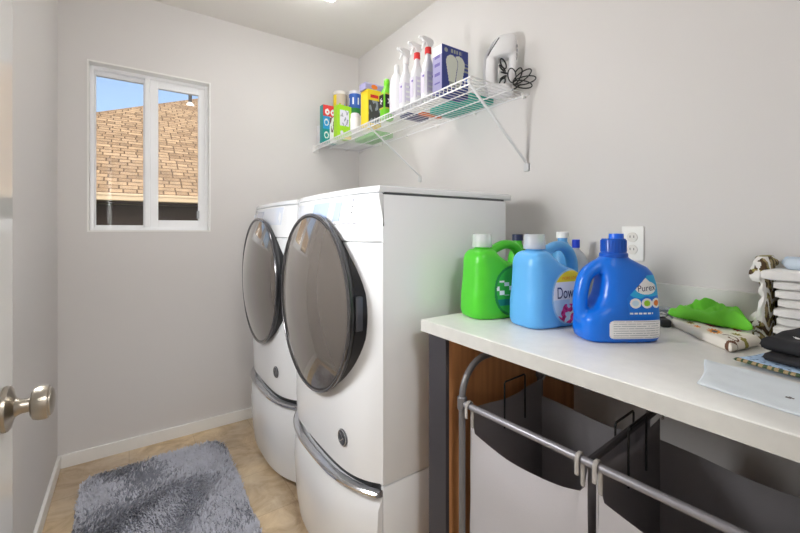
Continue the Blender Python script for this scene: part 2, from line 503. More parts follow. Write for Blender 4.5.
# ------------------------------------------------------------------ washer and dryer
YW = 0.343
def fcurve(t, x0, a, b, p=10): return x0 + a * t * t + b * abs(t) ** p
def front_loft(bm, yc, xback, levels, yw=YW, n=44):
    """levels: list of (z, x0, a, b, p, inset)"""
    secs = []
    for z, x0, a, b, p, ins in levels:
        s = []
        for k in range(n + 1):
            t = -1 + 2 * k / n
            t = math.copysign(1 - (1 - abs(t)) ** 1.7, t)
            s.append(V((fcurve(t, x0, a, b, p), yc + t * (yw - ins), z)))
        s.append(V((xback, yc + yw - ins, z))); s.append(V((xback, yc - yw + ins, z)))
        secs.append(s)
    return loft(bm, secs)

def make_machine(name, yc, label, cat, dryer=False):
    t = thing(name, label, cat, (0.87, yc, 0))
    y0, y1 = yc - YW, yc + YW
    ZP, ZS, ZT = 0.408, 1.159, 1.336
    # cabinet (side and back panels)
    bm = NB(); box(bm, .634, 1.197, y0 + .002, y1 - .002, ZP + .004, ZT - .029, .003); obj('cabinet', bm, white_app, t, smooth=.5)
    # front panel
    A = (.008, .068, 5)
    bm = NB()
    front_loft(bm, yc, .632, [(ZP + .006, .570, *A, .004), (ZP + .012, .562, *A, 0), (ZP + .10, .557, *A, 0), (ZS - .1, .557, *A, 0), (ZS - .005, .558, *A, 0), (ZS - .001, .562, *A, .003)])
    obj('front_panel', bm, white_app, t, smooth=.5)
    bm = NB()
    front_loft(bm, yc, .632, [(ZS + .001, .562, *A, .003), (ZS + .005, .558, *A, 0), (ZS + .05, .560, *A, 0), (ZT - .03, .582, .012, .022, 5, 0), (ZT - .026, .586, .012, .022, 5, .003)])
    cons = obj('console', bm, white_app, t, smooth=.5)
    # lid
    bm = NB()
    front_loft(bm, yc, 1.224, [(ZT - .024, .590, .012, .020, 5, .006), (ZT - .021, .586, .012, .020, 5, .001), (ZT - .010, .588, .012, .020, 5, .001), (ZT - .003, .594, .012, .020, 5, .005), (ZT, .606, .012, .020, 5, .014)])
    obj('lid', bm, white_app, t, smooth=.6)
    bm = NB(); box(bm, .64, 1.186, y0 + .0035, y1 - .0035, ZT - .030, ZT - .022); obj('lid_seam', bm, seam_m, t)
    # console fittings
    def cx(z, y):
        s = max(0, (z - ZS - .05) / (ZT - .03 - ZS - .05)); x0 = .560 + .022 * s
        tt = (y - yc) / YW
        return fcurve(tt, x0, .008 + .004 * s, .068 - .046 * s, 5)
    def console_panel(nm, ya, yb, za, zb, m, thick=.0015, par=cons, bump=0.0015):
        nx = 10
        bmp = NB()
        F = [[bmp.verts.new(V((cx(z, y) - bump, y, z))) for z in (za, zb)] for y in [ya + (yb - ya) * i / nx for i in range(nx + 1)]]
        K = [[bmp.verts.new(V((cx(z, y) + .003, y, z))) for z in (za, zb)] for y in [ya + (yb - ya) * i / nx for i in range(nx + 1)]]
        for i in range(nx):
            bmp.faces.new((F[i][0], F[i + 1][0], F[i + 1][1], F[i][1])); bmp.faces.new((K[i][0], K[i][1], K[i + 1][1], K[i + 1][0]))
            bmp.faces.new((F[i][0], K[i][0], K[i + 1][0], F[i + 1][0])); bmp.faces.new((F[i][1], F[i + 1][1], K[i + 1][1], K[i][1]))
        bmp.faces.new((F[0][0], F[0][1], K[0][1], K[0][0])); bmp.faces.new((F[-1][0], K[-1][0], K[-1][1], F[-1][1]))
        return obj(nm, bmp, m, par, smooth=.5)
    if not dryer:
        console_panel('control_panel', yc - .245, yc + .02, ZS + .028, ZT - .034, white_app2, bump=.001)
        console_panel('display', yc - .075, yc + .06, ZS + .066, ZT - .042, display_m, bump=.0022)
        console_panel('display', yc - .17, yc - .125, ZS + .066, ZT - .046, display_m, bump=.0022)
        for k in range(5):
            yy = yc - .145 - k * .026
            console_panel('button', yy - .012, yy, ZS + .056, ZS + .059, legend_m, bump=.0024)
        for k in range(3):
            console_panel('button', yc - .238, yc - .232, ZT - .045 - k * .02, ZT - .041 - k * .02, legend_m, bump=.0024)
        console_panel('dispenser_drawer', yc + .08, yc + .29, ZS + .02, ZT - .04, white_app2, bump=.003)
    else:
        console_panel('control_panel', yc - .24, yc + .29, ZS + .06, ZT - .034, white_app2, bump=.001)
        console_panel('display', yc + .03, yc + .20, ZS + .078, ZT - .045, mat('display_grey', (176, 184, 204), .1, coat=1.0), bump=.0022)
        bm = NB(); lathe(bm, [(0, 0), (.012, 0), (.011, .004), (0, .004)], Matrix.Translation((cx(1.27, yc + .26) + .001, yc + .26, 1.27)) @ Matrix.Rotation(-PI / 2, 4, 'Y'), 24); obj('button', bm, white_app2, cons, smooth=.5)
    # round door
    zd = 0.94; R = .314
    MD = Matrix.Translation((.537, yc, zd)) @ Matrix.Rotation(-PI / 2, 4, 'Y')        # +z of the lathe points to -X
    bm = NB(); lathe(bm, [(R - .05, -.064), (R - .026, -.062), (R - .020, -.052), (R - .016, -.026), (R - .006, -.016), (R + .001, -.008), (R + .003, .0), (R + .0, .004), (R - .008, .006), (R - .016, .004), (R - .03, .0)], MD, 96)
    d = obj('door', bm, black_m, t, smooth=.7)
    bm = NB(); tube(bm, [MD @ V(((R - .003) * math.cos(a), (R - .003) * math.sin(a), .0025)) for a in [2 * PI * k / 96 for k in range(96)]], .0058, 10, True, 1.0, 1.0)
    obj('door_rim', bm, rim_m, d, smooth=True)
    prof = []
    Rg = R - .010; sag = .046
    RS = (Rg * Rg + sag * sag) / (2 * sag)
    for k in range(21):
        a = k / 20
        r = Rg * (1 - a)
        prof.append((r, .004 + math.sqrt(RS * RS - r * r) - (RS - sag)))
    bm = NB(); lathe(bm, [(Rg - .01, -.01)] + prof, MD, 96)
    g = obj('door_glass', bm, glass_dark, d, smooth=True)
    # hinge plate between the door and the body on the near side
    bm = NB(); lathe(bm, [(0, -.066), (.280, -.066), (.285, -.060), (.285, -.018), (.280, -.012), (0, -.012)], Matrix.Translation((.537, yc - .022, zd - .01)) @ Matrix.Rotation(-PI / 2, 4, 'Y'), 72)
    obj('hinge_ring', bm, black_m, d, smooth=.5)
    bm = NB(); box(bm, .556, .580, yc - .0225 - .2895, yc - .29, zd - .05, zd + .055, .003); obj('hinge', bm, mat('hinge_grey', (92, 94, 102), .3, .5), d, smooth=.5)
    # emblem
    ey, ez = yc - .205, .525
    xe = fcurve((ey - yc) / YW, .557, *A)
    ME = Matrix.Translation((xe + .001, ey, ez)) @ Matrix.Rotation(-PI / 2 , 4, 'Y') @ Matrix.Rotation(math.radians(2.4), 4, 'X')
    bm = NB(); lathe(bm, [(0, 0), (.027, 0), (.027, .003), (.024, .0045), (0, .0045)], ME, 32); em = obj('emblem', bm, mat('emblem_grey', (92, 94, 100), .3, .6), t, smooth=.5)
    bm = NB()
    for s in (-1, 1):
        tube(bm, [ME @ V((math.sin(a) * .008 * s + s * .006, a * .0085, .005)) for a in [-1.7 + 3.4 * k / 10 for k in range(11)]], .0016, 6)
    tube(bm, [ME @ V((.0245 * math.cos(a), .0245 * math.sin(a), .0045)) for a in [2 * PI * k / 32 for k in range(32)]], .0014, 6, True)
    obj('emblem_mark', bm, chrome_m, em, smooth=True)
    # pedestal
    bm = NB(); box(bm, .634, 1.19, y0 + .002, y1 - .002, .012, ZP, .003); ped = obj('pedestal', bm, white_app, t, smooth=.5)
    DB = (.0, .076, 3)
    bm = NB()
    front_loft(bm, yc, .632, [(.035, .570, *DB, .012), (.045, .556, *DB, .004), (.12, .545, *DB, .003), (.26, .536, *DB, .003), (.345, .541, *DB, .003), (.372, .556, *DB, .006), (.378, .575, *DB, .01)], n=52)
    obj('pedestal_drawer', bm, white_app, ped, smooth=.7)
    bm = NB()
    pts = []
    for k in range(53):
        tt = -1 + 2 * k / 52
        tt = math.copysign(1 - (1 - abs(tt)) ** 1.7, tt)
        pts.append(V((fcurve(tt, .535, *DB), yc + tt * (YW - .004), .392)))
    # flat chrome band following the bow of the drawer
    rings = []
    for p_ in pts:
        rings.append([bm.verts.new(p_ + V(o)) for o in ((.003, 0, -.0085), (-.002, 0, -.006), (-.004, 0, .003), (.001, 0, .007), (.022, 0, .009), (.022, 0, -.011))])
    for A_, B_ in zip(rings, rings[1:]):
        for k in range(6):
            bm.faces.new((A_[k], A_[(k + 1) % 6], B_[(k + 1) % 6], B_[k]))
    bm.faces.new(rings[0][::-1]); bm.faces.new(rings[-1])
    obj('drawer_handle', bm, chrome_m, ped, smooth=.5)
    bm = NB(); front_loft(bm, yc, .633, [(.376, .585, *DB, .014), (.413, .585, *DB, .014)]); obj('handle_recess', bm, seam_m, ped, smooth=.5)
    for sx in (.66, 1.16):
        for sy in (-1, 1):
            bm = NB(); lathe(bm, [(0, 0), (.018, 0), (.018, .012), (0, .012)], Matrix.Translation((sx, yc + sy * .3, 0)), 16); obj('foot', bm, black_m, ped)
    return t

make_machine('washing_machine', 1.343, 'white front-load washer on a drawer pedestal, nearest the counter', 'washing machine')
make_machine('clothes_dryer', 2.043, 'white front-load dryer on a drawer pedestal, beside the back wall', 'dryer', True)

# ------------------------------------------------------------------ counter
CZ = 0.926
ct = thing('countertop', 'long pale grey laminate countertop along the right wall', 'countertop', (1.06, 0.47, CZ - .035))
bm = NB(); box(bm, .726, XR - .001, .012, .931, CZ - .035, CZ, .002); obj('worktop', bm, lam_m, ct)
bm = NB(); box(bm, .7242, .7262, .012, .9312, CZ - .0345, CZ - .0012); obj('edge_band', bm, lam_edge, ct)
bm = NB(); box(bm, XR - .019, XR - .0005, .012, .931, CZ, CZ + .1, .002); tag(obj('backsplash', bm, lam_m), 'low pale laminate backsplash strip where the countertop meets the right wall', 'backsplash')
cs = thing('counter_support', 'dark post with brown wood panel holding up the left end of the countertop', 'support panel', (1.06, .87, 0))
bm = NB(); box(bm, .742, .756, .838, .915, 0, CZ - .036, .0015); obj('post', bm, post_m, cs)
bm = NB(); box(bm, .756, XR - .015, .8395, .86, 0, CZ - .036, .001); obj('side_panel', bm, wood_mat(), cs)

# ------------------------------------------------------------------ outlet
ol = thing('wall_outlet', 'white electrical outlet on the right wall behind the dark blue jug', 'outlet', (XR, .633, 1.09))
bm = NB(); box(bm, XR - .006, XR, .597, .669, 1.092, 1.21, .003); obj('cover_plate', bm, trim_m, ol)
for zz in (1.172, 1.13):
    bm = NB(); lathe(bm, [(0, 0), (.0165, 0), (.0165, .003), (0, .003)], Matrix.Translation((XR - .006, .633, zz)) @ Matrix.Rotation(-PI / 2, 4, 'Y'), 24); rc = obj('receptacle', bm, mat('outlet_ivory', (226, 222, 216), .4), ol)
    bm = NB()
    for dy in (-.006, .006): box(bm, XR - .0096, XR - .0088, .633 + dy - .001, .633 + dy + .001, zz - .002, zz + .006)
    obj('slot', bm, black_m, rc)

# ------------------------------------------------------------------ jugs on the counter
def conform(bvh, x, z, off=.0006, back=.0):
    h = bvh.ray_cast(V((x, -1, z)), V((0, 1, 0)))
    y = h[0].y if h[0] is not None else back
    return V((x, y - off, z))

def jug_label(name, bvh, parent, x0, x1, z0, z1, nx, nz_, mats, mfn, keep=None, off=.0007):
    return grid_patch(name, nx, nz_, lambda u, v: conform(bvh, x0 + (x1 - x0) * u, z0 + (z1 - z0) * v, off), mats, mfn, parent, world=False, keep=keep)

def jug_text(name, s, size, bvh, parent, x, z, m, off=.0014, squash=1.0, tilt=0.0):
    bm = text_bm(s, size)
    bmesh.ops.subdivide_edges(bm, edges=[e for e in bm.edges if e.calc_length() > .004], cuts=1)
    for v in bm.verts:
        px, pz = v.co.x * squash, v.co.y
        px, pz = px * math.cos(tilt) - pz * math.sin(tilt), px * math.sin(tilt) + pz * math.cos(tilt)
        v.co = conform(bvh, x + px, z + pz, off)
    me = bpy.data.meshes.new(name); bm.to_mesh(me); bm.free()
    return link_mesh(name, me, m, parent, world=False)

def cap_mesh(name, r, z0, z1, x, m, parent, ridges=0, y=0.0):
    bm = NB()
    prof = [(0, z0), (r, z0), (r * 1.0, z0 + .004), (r * .93, z1 - .003), (r * .88, z1), (0, z1)]
    lathe(bm, prof, Matrix.Translation((x, y, 0)), 36)
    return obj(name, bm, m, parent, world=False, smooth=.5)

clear_m = mat('cap_translucent', (240, 242, 245), .25, trans=.55, ior=1.3)

def softener_jug(name, label, loc, rotz, body_m, cap_m, cap_r=.029, group=None):
    t = thing(name, label, 'jug', loc, rotz, group); t.scale = (1.05, 1.05, .98)
    bm = NB()
    S = [(0, -.094, .092, .051, 4), (.004, -.102, .102, .058, 4), (.02, -.105, .106, .061, 4.2), (.07, -.104, .106, .061, 4.2), (.11, -.100, .104, .060, 4),
         (.14, -.099, .094, .059, 3.8), (.160, -.098, .060, .057, 3.6), (.178, -.097, .014, .054, 3.6), (.196, -.094, -.012, .050, 3.4), (.209, -.088, -.018, .043, 3), (.216, -.078, -.026, .032, 2.6)]
    loft(bm, [sup(x0, x1, -w, w, z, p) for z, x0, x1, w, p in S])
    lathe(bm, [(0, .2), (.021, .2), (.021, .236), (0, .236)], Matrix.Translation((-.05, 0, 0)), 24)
    path = smooth_path([(-.03, 0, .200), (.0, 0, .218), (.034, 0, .229), (.068, 0, .220), (.089, 0, .188), (.094, 0, .145), (.088, 0, .11)], 7)
    tube(bm, path, .0150, 14, False, 1.15, 1.0)
    # moulded rib running down the label side
    me = remeshed(bm, .0035, 8)
    bv = bvh_of(me)
    link_mesh('jug_body', me, body_m, t, world=False)
    cap_mesh('cap', cap_r, .222, .264, -.05, cap_m, t)
    return t, bv

blue_l = mat('softener_blue', (96, 172, 232), .35, spec=.4)
green_j = mat('jug_green', (76, 192, 46), .35, spec=.4)
blue_d = mat('jug_royal_blue', (2, 108, 218), .28, spec=.5)
navy_m = mat('navy_ink', (26, 38, 92), .5); yellow_i = mat('yellow_ink', (246, 224, 48), .5); pink_i = mat('pink_ink', (236, 60, 150), .5)
pink_d = mat('magenta_ink', (196, 24, 110), .5); paleb = mat('pale_blue_ink', (206, 230, 246), .5); midb = mat('mid_blue_ink', (150, 200, 236), .5)
cyan_i = mat('cyan_ink', (40, 176, 232), .5); orange_i = mat('orange_ink', (240, 130, 30), .5); green_d = mat('deep_green_ink', (28, 132, 54), .5); teal_i = mat('teal_ink', (20, 128, 116), .5)
grey_i = mat('grey_ink', (150, 156, 168), .5); red_i = mat('red_ink', (222, 40, 36), .5); lime_i = mat('lime_ink', (160, 216, 40), .5)

# light blue softener jug
tj, bv = softener_jug('softener_jug', 'light blue softener jug with pink flower label, middle of the three big jugs', (1.002, .684, CZ), math.radians(-10), blue_l, clear_m)
LX0, LX1, LZ0, LZ1 = -.048, .100, .012, .166
def ov(u, v): return ((u - .5) / .5) ** 2 * 1.0 + (abs(v - .48) / .52) ** 2.4
def soft_pat(u, v):
    x, y = u, v
    e = ((u - .5) / .5) ** 2 + (abs(v - .48) / .52) ** 2.4
    if e > .86: return 1
    if v > .77 : return 2
    if v < .36:
        f = nz(u * 9, v * 9, 3.1)
        if u > .3 - (.36 - v) * .8 and f > -.12: return 4 if nz(u * 16, v * 16, 8) > .08 else 3
    if v < .44 and u < .42: return 5
    return 0
jug_label('label', bv, tj, LX0, LX1, LZ0, LZ1, 120, 120, [m_white, midb, yellow_i, pink_i, pink_d, paleb], soft_pat, lambda u, v: ov(u, v) < 1)
jug_text('lettering', 'Downy', .046, bv, tj, .012, .098, navy_m, squash=.64)
jug_text('lettering', 'MORE LOADS', .011, bv, tj, .022, .140, orange_i)

# green jug of the same mould
tg, bv = softener_jug('detergent_jug', 'bright green jug with clear cap standing against the washer', (.962, .845, CZ), math.radians(-13), green_j, clear_m)
def green_pat(u, v):
    e = ((u - .5) / .5) ** 2 + (abs(v - .48) / .52) ** 2.4
    if e > .8: return 0
    if .2 < v < .33: return 2
    if v > .4 and (int(u * 9) + int(v * 12)) % 3 == 0 and v < .7: return 3
    return 1
jug_label('label', bv, tg, LX0, LX1, LZ0, LZ1, 80, 80, [green_d, mat('label_green', (52, 176, 60), .5), teal_i, m_white], green_pat, lambda u, v: ov(u, v) < 1)

# dark blue detergent jug
def big_jug():
    t = thing('detergent_jug', 'large royal blue jug with white-edged label, front of the bottle row', 'jug', (1.003, .494, CZ), math.radians(-33)); t.scale = (.95, .97, 1.0)
    bm = NB()
    S = [(0, -.088, .086, .046, 4), (.004, -.097, .096, .054, 4), (.02, -.101, .100, .057, 4), (.055, -.099, .100, .057, 4), (.07, -.088, .0995, .056, 3.8), (.085, -.064, .099, .055, 3.4), (.11, -.052, .098, .053, 3.2),
         (.14, -.046, .095, .050, 3.2), (.165, -.046, .089, .046, 3), (.18, -.050, .076, .041, 2.8), (.19, -.050, .055, .036, 2.5), (.2, -.044, .036, .032, 2.2), (.207, -.036, .028, .030, 2)]
    loft(bm, [sup(x0, x1, -w, w, z, p) for z, x0, x1, w, p in S])
    path = smooth_path([(-.01, 0, .186), (-.045, 0, .182), (-.078, 0, .158), (-.091, 0, .12), (-.094, 0, .08), (-.088, 0, .05)], 7)
    tube(bm, path, .0175, 14, False, 1.25, 1.0)
    me = remeshed(bm, .0035, 8); bv = bvh_of(me)
    link_mesh('jug_body', me, blue_d, t, world=False)
    c = NB(); lathe(c, [(0, .203), (.033, .203), (.034, .206), (.034, .213), (.030, .216), (.0295, .247), (.028, .25), (.021, .25), (0, .249)], Matrix.Translation((-.004, 0, 0)), 40); cp = obj('cap', c, mat('cap_blue', (10, 84, 190), .3), t, world=False, smooth=.5)
    c = NB(); lathe(c, [(0, .249), (.018, .249), (.0175, .262), (0, .263)], Matrix.Translation((.006, .004, 0)), 28); obj('cap_top', c, mat('cap_bright', (30, 110, 235), .3), cp, world=False, smooth=.5)
    c = NB()
    for k in range(28):
        a = 2 * PI * k / 28
        tube(c, [(-.004 + .0302 * math.cos(a), .0302 * math.sin(a), z) for z in (.218, .246)], .0009, 5)
    obj('cap_ridges', c, mat('cap_blue', (10, 84, 190), .3), cp, world=False)
    # picture label on the broad face
    def pat(u, v):
        d = ((u - .62) / .25) ** 2 + ((v - .70) / .16) ** 2
        if d < 1 or (abs(u - .62) < .10 and .8 < v < .94 - abs(u - .62)): return 1
        for cxx, cc in ((.36, 3), (.62, 4), (.86, 5)):
            q = ((u - cxx) / .125) ** 2 + ((v - .33) / .12) ** 2
            if q < .35: return cc
            if q < 1: return 1
        if .07 < v < .11 and .15 < u < .75 and (int(u * 40) % 4): return 1
        return 2 if (v > .55 + .25 * nz(u * 3, v * 3)) else 0
    keep = lambda u, v: u > .93 - 1.05 * v - .1 if v > .2 else u > .2
    jug_label('label', bv, t, -.022, .094, .064, .162, 120, 120, [mat('label_blue', (14, 120, 226), .4), m_white, cyan_i, paleb, lime_i, orange_i], pat, lambda u, v: u > .22 - v * .1 + max(0, v - .45) * 1.0)
    def tpat(u, v):
        k = (v * 8) % 1
        return 1 if (.35 < k < .62 and .07 < u < .93 and nz(u * 30, int(v * 8) * 3.3) > -.35) else 0
    def rr(u, v):
        dx = max(0, abs(u - .5) - .4) / .1; dy = max(0, abs(v - .5) - .28) / .22
        return dx * dx + dy * dy < 1
    jug_label('text_panel', bv, t, -.048, .094, .012, .056, 70, 40, [m_white, grey_i], tpat, rr)
    jug_text('lettering', 'Purex', .021, bv, t, .051, .132, navy_m, tilt=.08)
    return t
big_jug()

# bottles half hidden behind the jugs
def slim_bottle(name, label, x, y, body_m, r, h, cap_m, cr, ch, group=None, z=CZ):
    t = thing(name, label, 'bottle', (x, y, z), 0, group)
    bm = NB(); lathe(bm, [(0, 0), (r * .94, 0), (r, .004), (r, h * .68), (r * .92, h * .76), (r * .6, h * .87), (cr * .8, h * .93), (cr * .8, h), (0, h)], None, 32); obj('bottle_body', bm, body_m, t, world=False, smooth=.7)
    bm = NB(); lathe(bm, [(0, h - ch * .3), (cr, h - ch * .3), (cr, h + ch * .65), (cr * .9, h + ch * .7), (0, h + ch * .7)], None, 24); obj('cap', bm, cap_m, t, world=False, smooth=.5)
    return t
slim_bottle('bottle', 'green bottle with navy cap half hidden behind the green jug', 1.128, .892, green_j, .035, .240, mat('cap_navy', (24, 34, 74), .4), .019, .022)
slim_bottle('bottle', 'light blue bottle with white cap half hidden behind the softener jug', 1.200, .764, mat('bottle_sky', (92, 166, 226), .35), .040, .250, m_white, .0195, .02)
tb = slim_bottle('bottle', 'cloudy white bottle with small blue nozzle behind the softener jug', 1.325, .790, mat('bottle_milky', (226, 232, 240), .3, trans=.35, ior=1.2), .042, .215, mat('cap_cobalt', (24, 66, 214), .35), .013, .03)

# ------------------------------------------------------------------ cloths on the counter
def bil(c, u, v):
    c = [V(p) for p in c]
    return (c[0] * (1 - u) + c[1] * u) * (1 - v) + (c[3] * (1 - u) + c[2] * u) * v

def cloth(name, corners, zb, hf, mats, mfn=None, nx=40, ny=30, label=None, cat=None, parent=None, group=None, wob=.006, seed=0.0, edge=.10):
    """soft slab lying on zb: hf(u,v) gives the height of its upper side"""
    def outline(u, v):
        p = bil([(x, y, 0) for x, y in corners], u, v)
        return p + V((nz(p.x * 9, p.y * 9, seed), nz(p.x * 9, p.y * 9, seed + 5), 0)) * wob
    bm = NB()
    def ed(u, v):
        e = min(u, 1 - u, v, 1 - v) / edge
        return math.sqrt(max(0, 1 - (1 - min(1, e)) ** 2))
    top = [[None] * (ny + 1) for _ in range(nx + 1)]; bot = [[None] * (ny + 1) for _ in range(nx + 1)]
    for i in range(nx + 1):
        for j in range(ny + 1):
            u, v = i / nx, j / ny
            p = outline(u, v); e = ed(u, v); h = hf(u, v)
            mid = h * .42
            top[i][j] = bm.verts.new((p.x, p.y, zb + mid + (h - mid) * e))
            bot[i][j] = top[i][j] if (i in (0, nx) or j in (0, ny)) else bm.verts.new((p.x, p.y, zb + mid - mid * e))
    for i in range(nx):
        for j in range(ny):
            f = bm.faces.new((top[i][j], top[i + 1][j], top[i + 1][j + 1], top[i][j + 1]))
            if mfn: f.material_index = mfn((i + .5) / nx, (j + .5) / ny)
            q = (bot[i][j], bot[i][j + 1], bot[i + 1][j + 1], bot[i + 1][j])
            f2 = bm.faces.new(q)
            if mfn: f2.material_index = mfn((i + .5) / nx, (j + .5) / ny)
    me = bpy.data.meshes.new(name); bm.to_mesh(me); bm.free()
    o = link_mesh(name, me, mats, parent, smooth=True)
    if label: tag(o, label, cat, group)
    return o

f_white = mat('cloth_white', (240, 238, 234), .9, bump=.5, bscale=260, sheen=.2)
f_towel = mat('towel_white', (240, 238, 235), .95, bump=.9, bscale=330, var=.03, vscale=40, sheen=.3)
f_green = mat('cloth_green', (104, 200, 44), .7, bump=.15, bscale=300)
f_cream = mat('cloth_cream', (234, 228, 216), .85, bump=.3, bscale=300)
f_orange = mat('print_orange', (232, 150, 40), .85); f_brown = mat('print_brown', (112, 76, 54), .85); f_red = mat('print_red', (204, 38, 48), .85); f_olive = mat('print_olive', (150, 142, 66), .85); f_grey = mat('print_grey', (92, 88, 90), .85)
f_blue = mat('cloth_blue', (176, 204, 234), .85, bump=.3, bscale=300); f_blue_d = mat('print_slate', (90, 112, 150), .85)
f_black = mat('cloth_black', (34, 34, 38), .85, bump=.2, bscale=300)
f_pale = mat('cloth_pale_aqua', (222, 230, 236), .9, bump=.2, bscale=200)
f_dkgreen = mat('trim_green', (58, 78, 52), .85)
f_tan = mat('cloth_tan', (168, 148, 112), .9); f_dk = mat('cloth_dark_brown', (86, 66, 44), .9)

# floral folded cloth
FC = [(1.255, .468), (1.080, .284), (1.202, .258), (1.365, .430)]
def flor(u, v):
    def dist(a, b): return math.hypot((u - a) * .27, (v - b) * .2)
    def flower(a, b, r, petals, ring, core):
        dx, dy = (u - a) * .27, (v - b) * .2
        d = math.hypot(dx, dy); an = math.atan2(dy, dx)
        if d < r * .38: return core
        if d < r * (.78 + .22 * math.cos(an * petals)): return ring
        return None
    for a, b, r, pn, ring, core in ((.66, .30, .030, 12, 1, 5), (.30, .22, .020, 8, 4, 2), (.46, .52, .020, 7, 3, 3), (.45, .16, .014, 6, 1, 1), (.97, .5, .018, 7, 4, 4), (.82, .62, .02, 8, 4, 4), (.12, .35, .016, 8, 4, 2), (.3, .7, .02, 8, 1, 5), (.7, .85, .02, 8, 3, 2)):
        k = flower(a, b, r, pn, ring, core)
        if k is not None: return k
    # brown scroll
    dx, dy = (u - .90) * .27, (v - .26) * .2
    d = math.hypot(dx, dy); an = math.atan2(dy, dx)
    if abs(d - (.006 + .0036 * (an + PI))) < .0030 and d < .032: return 2
    if abs(u - .93 - .25 * v) < .02 and v < .2: return 2
    return 0
cloth('folded_cloth', FC, CZ, lambda u, v: .024 + .003 * nz(u * 4, v * 4, 1) , [f_cream, f_orange, f_brown, f_red, f_olive, f_grey], flor, 110, 80, 'cream cloth printed with orange sunflowers, folded under the bright green cloth', 'cloth', seed=2, edge=.08)
# green crumpled cloth
GC = [(1.250, .470), (1.208, .274), (1.300, .356), (1.375, .465)]
def gh(u, v):
    h = .022 + .007 * nz(u * 3.2, v * 3, 4) + .010 * u
    d = math.hypot((u - .42) * 1.5, (v - .5)); an = math.atan2(v - .5, (u - .42) * 1.5)
    h += .027 * math.exp(-((d - .27) / .085) ** 2) * (.62 + .38 * math.sin(an + .6))
    h -= .012 * math.exp(-(d / .15) ** 2)
    h += .022 * math.exp(-(((u - .84) / .11) ** 2 + ((v - .45) / .38) ** 2))
    h += .014 * math.exp(-((u - .64 - .1 * v) / .05) ** 2)
    h += .0035 * math.sin(u * 24 + v * 9 + 3 * nz(u * 3, v * 3))
    return max(.010, h)
cloth('green_cloth', GC, CZ + .0265, gh, [f_green], None, 70, 54, 'crumpled bright green cloth lying on the sunflower print cloth', 'cloth', seed=9, edge=.12, wob=.02)

# dark tool and crumpled clear plastic at the left of the cloths
cm = mat('clear_plastic', (232, 236, 244), .12, trans=.7, ior=1.25)
bm = NB()
for k in range(7):
    a = k * .9
    pts = [V((1.30 + .035 * math.cos(a + s * 1.3) + .012 * nz(k, s), .488 + .036 * math.sin(a + s * 1.1), CZ + .006 + .028 * abs(math.sin(s * 1.4 + k)))) for s in [i * .3 for i in range(9)]]
    tube(bm, smooth_path(pts, 3), .004, 6, False, 2.2, .5)
bm2 = obj('plastic_wrap', bm, cm, smooth=True); tag(bm2, 'crumpled clear plastic wrap on the counter beside the blue jug', 'plastic wrap')
bt = thing('hair_clip', 'small black gadget with shiny end beside the green cloth', 'gadget', (1.25, .482, CZ))
bm = NB(); box(bm, -.028, .028, -.014, .014, .0, .022, .007, 3, M=Matrix.Translation((1.240, .478, CZ)) @ Matrix.Rotation(math.radians(40), 4, 'Z')); obj('gadget_body', bm, black_m, bt, smooth=.6)
bm = NB(); box(bm, -.014, .014, -.009, .009, .022, .031, .003, 2, M=Matrix.Translation((1.246, .485, CZ)) @ Matrix.Rotation(math.radians(40), 4, 'Z')); obj('shiny_end', bm, chrome_m, bt, smooth=.6)

# pale cloth, blue printed cloth, black garment
cloth('pale_cloth', [(.984, .300), (.822, .262), (.792, .075), (.956, .075)], CZ, lambda u, v: .004 + .0015 * nz(u * 5, v * 5, 2), [f_pale, f_grey], lambda u, v: 1 if math.hypot((u - .62) * .16, (v - .62) * .2) < .005 else 0, 60, 60, 'thin pale aqua cloth lying flat near the counter front edge', 'cloth', seed=4, edge=.05)
def bluep(u, v):
    if u > .978 or v < .018: return 2 if (int(u * 34) + int(v * 34)) % 2 else 3
    f = noise.cell_vector(V((u * 11, v * 13, 3)))
    du, dv = (u * 11) % 1 - .2 - .6 * f.x, (v * 13) % 1 - .2 - .6 * f.y
    if math.hypot(du, dv) < .17: return 1
    return 0
cloth('printed_cloth', [(1.225, .192 + .01), (1.006, .262), (.962, .060), (1.225, .06)], CZ + .0052, lambda u, v: .009 + .0015 * nz(u * 4, v * 4, 7), [f_blue, f_blue_d, f_dkgreen, f_tan], bluep, 70, 60, 'light blue cloth with dark scalloped trim lying under the black garment', 'cloth', seed=6, edge=.06)
gt = thing('folded_garment', 'black folded garment with a small white emblem on the light blue cloth', 'garment', (1.1, .14, CZ + .0142))
bh = lambda a: (lambda u, v: a + .004 * nz(u * 3, v * 3, 5) + .005 * math.sin(v * 9 + u * 3))
cloth('lower_fold', [(1.19, .185), (1.020, .222), (.985, .065), (1.19, .065)], CZ + .0145, bh(.020), [f_black], None, 40, 40, parent=gt, seed=3, wob=.01)
cloth('upper_fold', [(1.20, .180), (1.030, .232), (1.002, .065), (1.20, .065)], CZ + .032, bh(.030), [f_black, m_white], lambda u, v: 1 if (math.hypot((u - .66) * .19, (v - .25) * .15) < .0065 and nz(u * 50, v * 50) > -.3) else 0, 60, 60, parent=gt, seed=5, wob=.012)

